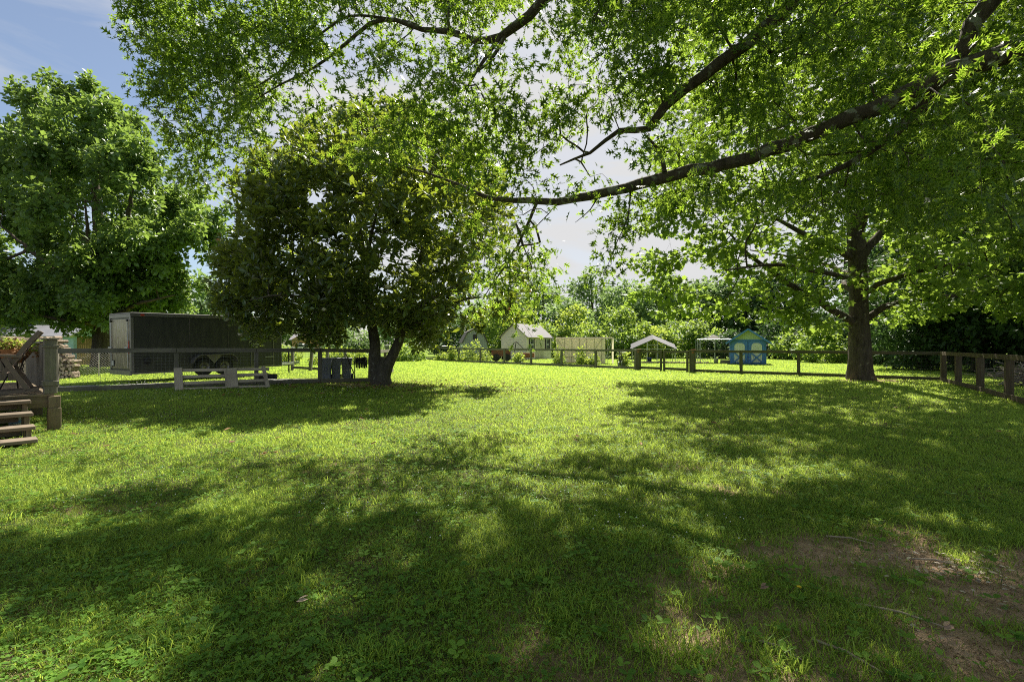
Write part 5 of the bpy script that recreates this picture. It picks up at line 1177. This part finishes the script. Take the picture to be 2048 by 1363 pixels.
m, nt = new_mat('door_metal'); q = NT(nt); n1 = q.noise(2.6, 3, q.coord((3, 3, .5)), dist=1.0)
q.out(q.n('ShaderNodeBsdfPrincipled', {'Base Color': (.30, .27, .22, 1), 'Roughness': .3, 'Metallic': .8, 'Normal': q.bump(n1, .5, .06)}).outputs[0]); M['door_metal'] = m
mb = MB(); mb.box(0, TL, 0, TW, TB, TT, .02); mb.build('body', M['skin'], tr)
mb = MB(); mb.prism([(TL + .002, .02), (TL + .45, TW / 2), (TL + .002, TW - .02)], (0, 0, TB + .02), (0, 0, TT - .02), (1, 0, 0), (0, 1, 0)); mb.build('nose', M['skin'], tr)
mb = MB(); mb.box(-.02, TL + .02, -.02, TW + .02, TT + .002, TT + .05, .01); mb.build('roof', plain_mat('white_top', (.22, .21, .20), .6), tr)
M['trim'] = plain_mat('alu_trim', (.22, .21, .20), .4, .6, .15)
mb = MB(); mb.box(-.03, TL, -.028, -.002, TT - .09, TT); mb.box(-.03, -.002, -.028, TW + .02, TT - .13, TT); mb.box(-.03, .06, -.03, -.002, TB - .02, TT - .13); mb.box(-.03, -.002, 0, .10, TB + .02, TT - .13)
mb.box(-.03, -.002, TW - .08, TW, TB + .02, TT - .13); mb.box(-.05, -.002, -.0, TW, TB - .06, TB + .11); mb.box(.06, TL, -.02, -.002, TB - .03, TB + .03); mb.build('trim', M['trim'], tr)
mb = MB(); mb.box(-.03, -.004, .14, TW - .12, TB + .16, TT - .18, .01); dr = mb.build('rear_door', M['door_metal'], tr)
for y_ in (.2, TW - .18):
    mb = MB(); mb.tube([(-.05, y_, TB + .2), (-.05, y_, TT - .25)], .014, 8); mb.build('cam_bar', M['galv'], dr)
    mb = MB(); mb.box(-.09, -.03, y_ - .05, y_ + .2, 1.22, 1.28, .01); mb.build('handle', M['galv'], dr)
    mb = MB(); mb.box(-.08, -.031, y_ - .04, y_ + .04, TT - .28, TT - .2, .01); mb.build('hinge', M['black'], dr)
mb = MB(); mb.box(-.05, -.031, TW - .42, TW - .2, .55, .78, .005); mb.build('licence_plate_holder', M['black'], tr)
mb = MB(); mb.box(-.056, -.05, TW - .39, TW - .23, .58, .75); mb.build('licence_plate', plain_mat('plate', (.5, .5, .46), .5), tr)
for x_ in (1.95, 3.45):
    mb = MB(); mb.box(x_ - .006, x_ + .006, -.007, -.001, TB + .05, TT - .1); mb.build('seam', plain_mat('seam', (.14, .12, .11), .5), tr)
for x_ in (4.42, 5.45):
    mb = MB(); mb.box(x_, x_ + .04, -.03, -.002, TB + .06, TT - .4); mb.build('door_frame', M['trim'], tr)
mb = MB(); mb.box(4.48, 5.43, -.012, -.002, TB + .12, TT - .4, 0); sd_ = mb.build('side_door', M['skin'], tr)
mb = MB(); mb.box(4.5, 4.85, -.05, -.013, 1.30, 1.34); mb.box(5.05, 5.45, -.05, -.013, .72, .76); mb.build('latch', M['galv'], sd_)
mb = MB(); mb.box(4.42, 5.5, -.03, -.002, TB + .03, TB + .06); mb.box(4.46, 5.45, -.03, -.002, TT - .44, TT - .4); mb.build('door_frame', M['trim'], tr)
mb = MB(); mb.box(.28, .40, -.045, -.03, TT - .07, TT - .02); mb.build('marker_light', plain_mat('redlens', (.5, .04, .02), .3), tr)
mb = MB(); mb.box(-.05, -.03, .12, .17, 1.05, 1.5); mb.build('tail_light', plain_mat('redlens2', (.45, .03, .02), .3), tr)
mb = MB(); mb.lathe([(0, 0), (.10, 0), (.10, .08), (.05, .12), (0, .12)], (.48, -.01, .78), 12, (1, 0, 0), (0, 0, 1), (0, -1, 0)); mb.box(.38, .58, -.03, -.003, .62, .88, .01); mb.build('vent_cover', M['rubber'], tr)
for x_ in (2.45, 3.25):
    wz = .36 + .06
    mb = MB(); mb.lathe([(.20, -.10), (.33, -.10), (.36, -.07), (.36, .07), (.33, .10), (.20, .10)], (x_, .02, wz), 26, (1, 0, 0), (0, 0, 1), (0, -1, 0)); wl_ = mb.build('wheel', M['rubber'], tr, smooth=False)
    mb = MB(); mb.lathe([(0, .03), (.06, .05), (.07, .02), (.16, .02), (.19, .08), (.205, .09), (.205, -.05), (0, -.05)], (x_, .02, wz), 20, (1, 0, 0), (0, 0, 1), (0, -1, 0)); mb.build('rim', M['trim'], wl_, smooth=True)
fd = []
for i in range(25):
    t = math.pi * i / 24; fd.append((2.85 + .88 * math.cos(t) * (1 if abs(math.cos(t)) > .0 else 1), .60 + .32 * min(1, math.sin(t) * 1.35)))
mb = MB()
for i in range(24):
    a_, b_2 = fd[i], fd[i + 1]; mb.beam((a_[0], -.13, a_[1]), (b_2[0], -.13, b_2[1]), .26, .025)
mb.build('fender', M['trim'], tr)
mb = MB(); mb.prism([(2.5, .93), (3.2, .93), (2.85, .55)], (0, -.04, 0), (0, -.06, 0), (1, 0, 0), (0, 0, 1)); mb.build('fender_skirt', M['trim'], tr)
mb = MB(); mb.beam((TL, .3, TB + .05), (TL + 1.25, TW / 2, TB + .05), .06, .1); mb.beam((TL, TW - .3, TB + .05), (TL + 1.25, TW / 2, TB + .05), .06, .1); mb.box(TL + 1.2, TL + 1.5, TW / 2 - .06, TW / 2 + .06, TB, TB + .12); mb.build('tongue', M['galv'], tr)
mb = MB(); mb.tube([(TL + .95, TW / 2, -.1), (TL + .95, TW / 2, TB + .6)], .035, 10); mb.tube([(TL + .95, TW / 2, TB + .6), (TL + 1.15, TW / 2, TB + .6)], .015, 6); mb.build('jack', M['black'], tr)

# second fence scraps beyond the trailer tongue
gf = root('garden_fence', (*G(585, 27)[:2], .15), 'short leaning garden fence posts with a ground board beyond the trailer tongue', 'fence')
for (px, Y, h_, tx_) in ((585, 27, 1.25, 0), (620, 26, 1.2, .12), (655, 30, 1.1, 0), (690, 30, 1.1, 0)):
    g = G(px, Y); mb = MB(); post(mb, g[0], g[1], h_, .15, .15, (tx_, 0)); mb.build('post', M['grey_wood'], gf, world=True)
ga, gb2 = G(585, 26.8), G(655, 27); mb = MB(); mb.beam((*ga[:2], ga[2] + .18), (*gb2[:2], gb2[2] + .05), .04, .14); mb.build('rail', M['grey_wood'], gf, world=True)

# ================================================================== BINS, HOSE, PALLET
m_bin = plain_mat('bin_plastic', (.21, .22, .25), .5, var=.12)
def make_bin(loc, rz, label):
    rt = root('rubbish_bin', loc, label, 'bin', 'grey wheeled rubbish bins', rz)
    mb = MB(); lo = [(-.20, -.24), (.20, -.24), (.22, -.1), (.22, .22), (-.22, .22), (-.22, -.1)]; hi = [(x_ * 1.28, y_ * 1.22) for x_, y_ in lo]
    A = np.array([(x_, y_, .06) for x_, y_ in lo]); B = np.array([(x_ * 1.12, y_ * 1.1, .72) for x_, y_ in lo]); B2 = np.array([(x_ * 1.2, y_ * 1.16, .72) for x_, y_ in lo]); C_ = np.array([(x_, y_, .98) for x_, y_ in hi]); n = 6
    V = np.vstack([A, B, B2, C_]); qd = []
    for k in range(3):
        for i in range(n): qd.append([k * n + i, k * n + (i + 1) % n, (k + 1) * n + (i + 1) % n, (k + 1) * n + i])
    mb.add(V, [np.array(qd), np.array([list(range(n))[::-1]]), np.array([list(range(3 * n, 4 * n))])]); mb.box(-.3, .3, -.31, -.27, .93, .97); mb.build('body', m_bin, rt)
    mb = MB(); mb.prism([(-.33, .99), (.31, .985), (.33, 1.0), (.2, 1.05), (-.2, 1.06), (-.33, 1.03)], (-.29, 0, 0), (.29, 0, 0), (0, 1, 0), (0, 0, 1)); mb.build('lid', m_bin, rt)
    mb = MB(); mb.tube([(-.12, -.275, .32), (-.12, -.33, .33), (-.12, -.345, .62), (-.12, -.29, .66)], .013, 6); mb.tube([(.12, -.275, .32), (.12, -.33, .33), (.12, -.345, .62), (.12, -.29, .66)], .013, 6); mb.tube([(-.15, -.335, .48), (.15, -.335, .48)], .012, 6); mb.build('catch_bar', plain_mat('grey_bar', (.28, .28, .28), .5), rt)
    for s_ in (-1, 1):
        mb = MB(); mb.lathe([(0, -.03), (.12, -.03), (.13, 0), (.12, .03), (0, .03)], (s_ * .27, .24, .13), 16, (0, 1, 0), (0, 0, 1), (1, 0, 0)); mb.build('wheel', M['rubber'], rt)
    mb = MB(); mb.tube([(-.2, .36, .95), (.2, .36, .95)], .016, 8); mb.build('handle', m_bin, rt)
    rt.scale = (.74, .8, .86)
    return rt
for i, (px, Y) in enumerate(((653, 19.6), (672, 19.95), (693, 20.25))):
    g = G(px, Y); make_bin(g, R(18 + i * 3), 'grey wheeled rubbish bin ' + ['nearest the fence post, leftmost of the three', 'in the middle of the three', 'beside the coiled hose, rightmost of the three'][i])
hr = root('hose_reel', G(722, 20.0), 'black hose coil on a small metal cart beside the bins', 'hose reel', rz=R(20))
mb = MB()
for k in range(7):
    rr = .17 + .012 * (k % 3); pts = [(-.17 + k * .055 + .02 * t / 6.28, rr * math.cos(t), .62 + rr * math.sin(t)) for t in np.linspace(0, 6.283, 22)]; mb.tube(pts, .024, 6, cap=False)
mb.build('hose', M['rubber'], hr, smooth=True)
mb = MB()
for x_ in (-.22, .26):
    mb.tube([(x_, -.25, 0), (x_, 0, .62), (x_, .25, 0)], .016, 6); mb.tube([(x_ + .2 * 0, .21 * math.cos(0), .62)] + [(x_, .22 * math.cos(t), .62 + .22 * math.sin(t)) for t in np.linspace(0, 6.283, 18)], .008, 5)
mb.tube([(-.22, -.2, .2), (-.5, -.3, .95), (-.5, .1, .95), (-.22, .2, .2)], .016, 6); mb.build('cart_frame', M['black'], hr)
mb = MB(); mb.lathe([(0, -.03), (.11, -.03), (.12, 0), (.11, .03), (0, .03)], (.3, .2, .12), 14, (0, 1, 0), (0, 0, 1), (1, 0, 0)); mb.lathe([(0, -.03), (.11, -.03), (.12, 0), (.11, .03), (0, .03)], (-.28, .2, .12), 14, (0, 1, 0), (0, 0, 1), (1, 0, 0)); mb.build('wheel', M['rubber'], hr)
hr.scale = (1.2, 1.2, 1.15)

# pallet leaning on the left fence: from photo (345, 778) to (528, 768)
pa = np.array([-10.25, 14.75]); pb = np.array([-7.98, 15.95]); u = (pb - pa) / np.linalg.norm(pb - pa); LP = np.linalg.norm(pb - pa)
pl = root('wooden_pallet', (*pa, float(gz(*pa))), 'large grey wooden pallet leaning against the board fence', 'pallet', rz=math.atan2(u[1], u[0]))
lean = .28; ax = np.array([1, 0, 0.]); az = nrm(np.array([0, math.sin(lean), math.cos(lean)])); an = np.cross(ax, az)
def plb(x0, x1, h0, h1, dpt, th, name, skew=0.0):
    mb = MB(); c = ax * (x0 + x1) / 2 + az * (h0 + h1) / 2 - np.array([0, 1, 0]) * dpt
    if x1 - x0 > h1 - h0: mb.beam(ax * x0 + az * (h0 + h1) / 2 - np.array([0, dpt, 0]), ax * x1 + az * ((h0 + h1) / 2 + skew) - np.array([0, dpt, 0]), th, h1 - h0, up=az, bev=.003)
    else: mb.beam(ax * ((x0 + x1) / 2) + az * h0 - np.array([0, dpt, 0]), ax * ((x0 + x1) / 2 + skew) + az * h1 - np.array([0, dpt, 0]), x1 - x0, th, up=np.cross(ax, az), bev=.003)
    mb.build(name, M['pallet_wood'], pl)
pl.scale = (1, 1, .93)
plb(0.0, LP, .02, .10, 0, .03, 'slat'); plb(0.05, LP - .05, .20, .30, 0, .03, 'slat', .03); plb(0.02, LP - .05, .42, .52, 0, .03, 'slat', .02); plb(0, LP - .02, .64, .74, 0, .03, 'slat', -.01)
plb(-.02, .20, -.02, .78, .045, .03, 'slat', -.06); plb(1.30, 1.66, .06, .74, .045, .03, 'slat', -.05); plb(LP - .12, LP - .0, .0, .78, .045, .03, 'slat', -.14)
sp_ = root('scrap_board', (*G(560, 17.3)[:2], .18), 'loose old board lying on the ground at the pallet end', 'board', rz=math.atan2(u[1], u[0])); mb = MB(); mb.box(-1.2, .7, -.05, .05, 0, .05, .005, grain='x'); mb.build('plank', M['pallet_wood'], sp_)
bt = root('drain_pipe', (*G(536, 18.6)[:2], .2), 'short black drain pipe lying beyond the pallet', 'pipe', rz=R(15)); mb = MB(); mb.tube([(-.32, 0, .1), (.32, 0, .1)], .1, 14); mb.build('pipe', M['rubber'], bt, smooth=False)

# ================================================================== DECK
C0 = np.array([-8.02, 8.38]); un = np.array([.75, -.66]); un /= np.linalg.norm(un); uu = np.array([un[1], -un[0]]) * -1  # un: outwards, uu: along the front to the right
uu = np.array([.66, .75]) / np.linalg.norm([.66, .75])
dk = root('wooden_deck', (*C0, 0.03), 'weathered raised wooden deck with steps down to the lawn', 'deck')
dk.rotation_euler = (0, 0, math.atan2(uu[1], uu[0])); g0 = .03
# local: x along uu (to the right), y along -un (back), z from the ground at .09; corner post at the origin, deck lies towards -x
DZ = .63
for i in range(30):
    y_ = -.05 + i * .142; mb = MB()
    if i % 1 == 0: mb.box(-5.2, .06, y_, y_ + .135, DZ - .035, DZ, .004, grain='x'); mb.build('deck_board', M['deck_wood'], dk)
mb = MB(); mb.box(-5.2, .03, -.02, .02, DZ - .23, DZ - .037, .004, grain='x'); mb.build('rim_joist', M['deck_wood'], dk)
mb = MB(); mb.box(.0, .04, .022, 4.2, DZ - .23, DZ - .037, .004, grain='y'); mb.build('rim_joist', M['deck_wood'], dk)
mb = MB(); mb.box(-.02, .14, -.09, .07, DZ - .24, DZ - .04, .006); mb.build('corner_block', M['deck_wood'], dk)
for (x_, y_) in ((0.06, -.02), (-2.6, .1), (0.0, 2.2), (.0, 4.1), (-2.6, 4.1)):
    mb = MB(); top = DZ - .24; mb.box(x_ - .085, x_ + .085, y_ - .085, y_ + .085, -.15, top, .008); mb.build('support_post', M['deck_wood'], dk)
mb = MB(); mb.box(-.07, .10, -.05, .12, DZ + .002, DZ + .93, .01); mb.box(-.09, .12, -.07, .14, DZ + .8, DZ + .84, .004); mb.box(-.09, .12, -.07, .14, DZ + .14, DZ + .22, .004); mb.build('railing_post', M['grey_wood'], dk)
mb = MB(); mb.box(-.09, .12, -.07, .14, DZ + .932, DZ + .96, .004); mb.build('post_cap', M['grey_wood'], dk)
# side railing of upright boards running back, then across
for i in range(27):
    y_ = .16 + i * .15; mb = MB(); mb.box(-.03, -.008, y_, y_ + .138, DZ + .04, DZ + .86, .003); mb.build('railing_board', M['grey_wood'], dk)
mb = MB(); mb.box(-.06, .06, .15, 4.25, DZ + .87, DZ + .91, .004, grain='y'); mb.build('top_rail', M['grey_wood'], dk)
for i in range(30):
    x_ = -.18 - i * .15; mb = MB(); mb.box(x_ - .138, x_, 4.2, 4.222, DZ + .04, DZ + .86, .003); mb.build('railing_board', M['grey_wood'], dk)
mb = MB(); mb.box(-4.7, .06, 4.24, 4.30, DZ + .80, DZ + .91, .004, grain='x'); mb.build('top_rail', M['grey_wood'], dk)
# steps
for k, z_ in enumerate((.60, .43, .26, .11)):
    y1 = -.08 - k * .37; mb = MB(); z_ -= g0; mb.box(-3.2, -.25, y1 - .33, y1, z_ - .055, z_ - .002, .006, grain='x'); mb.build('step_tread', wood_mat('tread%d' % k, (.135, .105, .08), (.26, .205, .155), .15), dk)
    mb = MB(); mb.box(-3.1, -.40, y1 - .045, y1 - .012, z_ - .16, z_ - .058, 0, grain='x'); mb.build('riser', M['deck_wood'], dk)
    if z_ > .12:
        mb = MB(); mb.box(-.35, -.29, y1 - .26, y1 - .05, -.12, z_ - .06, .004); mb.build('stringer', M['deck_wood'], dk)

# rocking chairs
chair_m = plain_mat('chair_plastic', (.15, .115, .09), .45, var=.1)
def make_chair(loc, rz, label):
    """faces local +x"""
    rt = root('rocking_chair', loc, label, 'rocking chair', 'rocking chairs on the deck', rz)
    for s_ in (-1, 1):
        y_ = s_ * .29
        arc = [(-.55 + i * .1, y_, .03 + .0 + .22 * ((-.55 + i * .1) + .0) ** 2 * .75) for i in range(12)]
        mb = MB()
        for i in range(len(arc) - 1): mb.beam(arc[i], arc[i + 1], .055, .05)
        mb.build('rocker', chair_m, rt)
        mb = MB(); mb.beam((.30, y_, .06), (.22, y_, .62), .055, .06, up=(1, 0, 0)); mb.build('leg', chair_m, rt)
        mb = MB(); mb.beam((-.42, y_, .06), (-.12, y_, .62), .055, .07, up=(1, 0, 0)); mb.build('leg', chair_m, rt)
        mb = MB(); pts = [(.36, s_ * .33, .62), (.2, s_ * .33, .66), (-.1, s_ * .32, .66), (-.34, s_ * .29, .64)]
        for i in range(3): mb.beam(pts[i], pts[i + 1], .10, .035)
        mb.build('armrest', chair_m, rt)
        mb = MB(); pts = [(-.12, s_ * .24, .36), (-.26, s_ * .24, .6), (-.40, s_ * .24, .86), (-.56, s_ * .22, 1.08)]
        for i in range(3): mb.beam(pts[i], pts[i + 1], .05, .06, up=(1, 0, .4))
        mb.build('back_frame', chair_m, rt)
    for i in range(6):
        x_ = .30 - i * .085; mb = MB(); z_ = .45 - i * .018; mb.box(x_ - .036, x_ + .036, -.26, .26, z_ - .012, z_ + .012, .004, grain='y'); mb.build('seat_slat', chair_m, rt)
    for i in range(7):
        f = i / 6; x_ = -.18 - f * .34; z_ = .46 + f * .58; mb = MB(); mb.frame_box((x_, 0, z_), (0, 1, 0), nrm(np.array([-.5, 0, .86])), (.86, 0, .5), .44, .07 if i < 6 else .09, .02, .005); mb.build('back_slat', chair_m, rt)
    mb = MB(); mb.beam((.27, -.29, .42), (.27, .29, .42), .04, .05); mb.beam((-.2, -.29, .36), (-.2, .29, .36), .04, .05); mb.build('cross_rail', chair_m, rt)
    return rt
def deck_pt(x_, y_): 
    q_ = C0 + uu * x_ - un * y_; return (q_[0], q_[1], g0 + DZ + .004)
make_chair(deck_pt(-.62, .55), math.atan2(uu[1], uu[0]) + math.pi + R(-8), 'brown rocking chair nearest the deck corner post, seen from the side')
make_chair(deck_pt(-1.05, 2.35), math.atan2(uu[1], uu[0]) + math.pi + R(-100), 'brown rocking chair further back on the deck with its slatted back showing')
# planter with dry fern between them
pn = root('planter', deck_pt(-.35, 1.5), 'coir lined planter with a drying fern on a dark stand', 'planter')
mb = MB(); mb.lathe([(0, .50), (.10, .50), (.20, .62), (.24, .76), (.22, .76), (.0, .72)], sides=16); mb.build('basket', plain_mat('coir', (.32, .15, .06), .95, var=.4, scale=20, bump=.6), pn)
mb = MB()
for a_ in (0, 2.1, 4.2): mb.tube([(.2 * math.cos(a_), .2 * math.sin(a_), 0), (.08 * math.cos(a_), .08 * math.sin(a_), .3), (.2 * math.cos(a_), .2 * math.sin(a_), .62)], .012, 6)
mb.build('stand', M['black'], pn)
pc = np.array(pn.location); r = np.random.default_rng(5); Cc = pc + np.array([0, 0, .86]) + r.normal(size=(22, 3)) * (.16, .16, .06)
foliage('fern', 'kite', M['lime_leaf'], Cc, .12, 40, .045, pn, seed=3); 
Cc = pc + np.array([0, 0, .82]) + r.normal(size=(16, 3)) * (.2, .2, .1); foliage('dry_fronds', 'kite', M['litter_leaf'], Cc, .13, 30, .045, pn, seed=4)
ct = root('patterned_pot', deck_pt(-.75, 1.3), 'black and white patterned pot on the deck under the rocking chair', 'pot'); mb = MB(); mb.lathe([(0, 0), (.11, 0), (.16, .12), (.17, .26), (.14, .34), (.12, .34), (0, .3)], sides=16)
m, nt = new_mat('pattern'); q = NT(nt); vo = q.n('ShaderNodeTexVoronoi', {'Scale': 16.0}).outputs['Distance']; q.out(q.n('ShaderNodeBsdfPrincipled', {'Base Color': q.ramp(vo, [(.42, (.02, .02, .02)), (.5, (.4, .38, .36))]), 'Roughness': .5}).outputs[0]); mb.build('pot', m, ct, smooth=True)
ub = root('paint_bucket', (*(C0 + uu * -.35 - un * .28), .03), 'white plastic bucket standing under the deck beside the corner support', 'bucket'); mb = MB(); mb.lathe([(0, 0), (.12, 0), (.145, .3), (.155, .31), (.155, .34), (.13, .34), (.11, .03), (0, .03)], sides=18); mb.build('pail', M['white_trim'], ub, smooth=True)
mb = MB(); mb.lathe([(.128, .1), (.137, .2)], sides=18); mb.build('label_band', plain_mat('blueband', (.12, .25, .42), .5), ub)

# ================================================================== BRUSH PILE, SMALL GROUND THINGS
bp = root('brush_pile', (*G(2052, 17.6)[:2], .0), 'pile of cut grey branches and sticks beyond the right fence', 'brush pile')
mb = MB(); bx = np.array(bp.location); rr = np.random.default_rng(9)
for i in range(150):
    c = rr.normal(size=3) * (.6, .4, .2) + (0.3, 0, .4); c[2] = max(.05, c[2]); a_ = rr.random() * 3.14; L = .5 + rr.random() * .9; d = np.array([math.cos(a_) * L, math.sin(a_) * L, rr.normal() * .16])
    mid = c + rr.normal(size=3) * .05; mb.tube([c - d * .5, mid, c + d * .5], [.016 + .02 * rr.random(), .014, .007], 5)
mb.build('branches', plain_mat('dead_wood', (.30, .25, .21), .9, var=.3, scale=9), bp)
for i, (px, py, sz, lab, mt) in enumerate(((592, 1217, .085, 'tan fallen leaf lying in shaded grass nearest the camera', (.50, .38, .27)), (520, 914, .12, 'curled orange brown leaf in the sunlit clover', (.42, .20, .08)), (545, 911, .10, 'curled brown leaf just right of the orange brown one', (.38, .19, .09)), (1520, 1195, .09, 'grey brown leaf near the dandelion', (.26, .16, .11)), (1888, 1280, .1, 'brown leaf lying on the bare soil', (.36, .24, .16)))):
    Y = CH * F / (py - HY); X = (px - CX) / F * Y; o = root('fallen_leaf', (X, Y, float(gz(X, Y)) + .05), lab, 'leaf')
    V, Fs, T = leaves('oval', np.array([[0, 0, 0.], [.01, .01, .01]]), np.array([[1, .3, .1], [.9, .5, .2]]), np.array([[0, -.3, 1.], [.2, .2, 1]]), np.array([sz * .75, sz * .6]), np.array([.5, .8])); V = V * (1, 1, 1)
    link('blade', np_mesh('blade', V, Fs, plain_mat('dead_leaf%d' % i, mt, .8, var=.3, scale=30), tint=T), o)
Y = CH * F / (1205 - HY); X = (1598 - CX) / F * Y; dn = root('dandelion', (X, Y, float(gz(X, Y))), 'single yellow dandelion flower beside the bare soil', 'flower')
mb = MB(); mb.tube([(0, 0, 0), (.005, 0, .05), (0, 0, .085)], .002, 6); mb.build('stem', M['clover_leaf'], dn)
k = 26; a = np.arange(k) * 2.4; d = np.stack([np.cos(a), np.sin(a), .15 + .5 * np.arange(k) / k], 1); V, Fs, T = leaves('oval', np.repeat([[0, 0, .085]], k, 0), d, np.tile([0, 0, 1.], (k, 1)) + d * -.3, np.full(k, .016), np.full(k, .5))
link('flower_head', np_mesh('flower_head', V, Fs, plain_mat('yellow', (.75, .55, .02), .6, var=.1), tint=T), dn)
for i, (px, py, L, a_) in enumerate(((1800, 1240, .4, -.7), (1690, 1320, .3, -1.0), (1560, 1310, .2, -.9), (1870, 1130, .25, -.5), (1700, 1085, .3, -.6), (30, 933, .55, .05))):
    Y = CH * F / (py - HY); X = (px - CX) / F * Y; o = root('fallen_stick', (X, Y, float(gz(X, Y)) + .02), ['long pale stick across the bare soil', 'stick on the soil near the lower frame edge', 'short stick at the tufty grass edge', 'stick among the pale bark chips', 'thin stick at the far edge of the bare soil', 'dark stick lying on the lawn below the deck steps'][i], 'stick')
    mb = MB(); mb.tube([(-L / 2 * math.cos(a_), -L / 2 * math.sin(a_), 0), (.01, .01, .015), (L / 2 * math.cos(a_), L / 2 * math.sin(a_), .005)], [.007, .006, .003], 6); mb.build('wood', plain_mat('stick%d' % i, (.34, .27, .2) if i < 5 else (.1, .08, .06), .9), o)
print('verts', sum(len(o.data.vertices) for o in bpy.data.objects if o.type == 'MESH'))
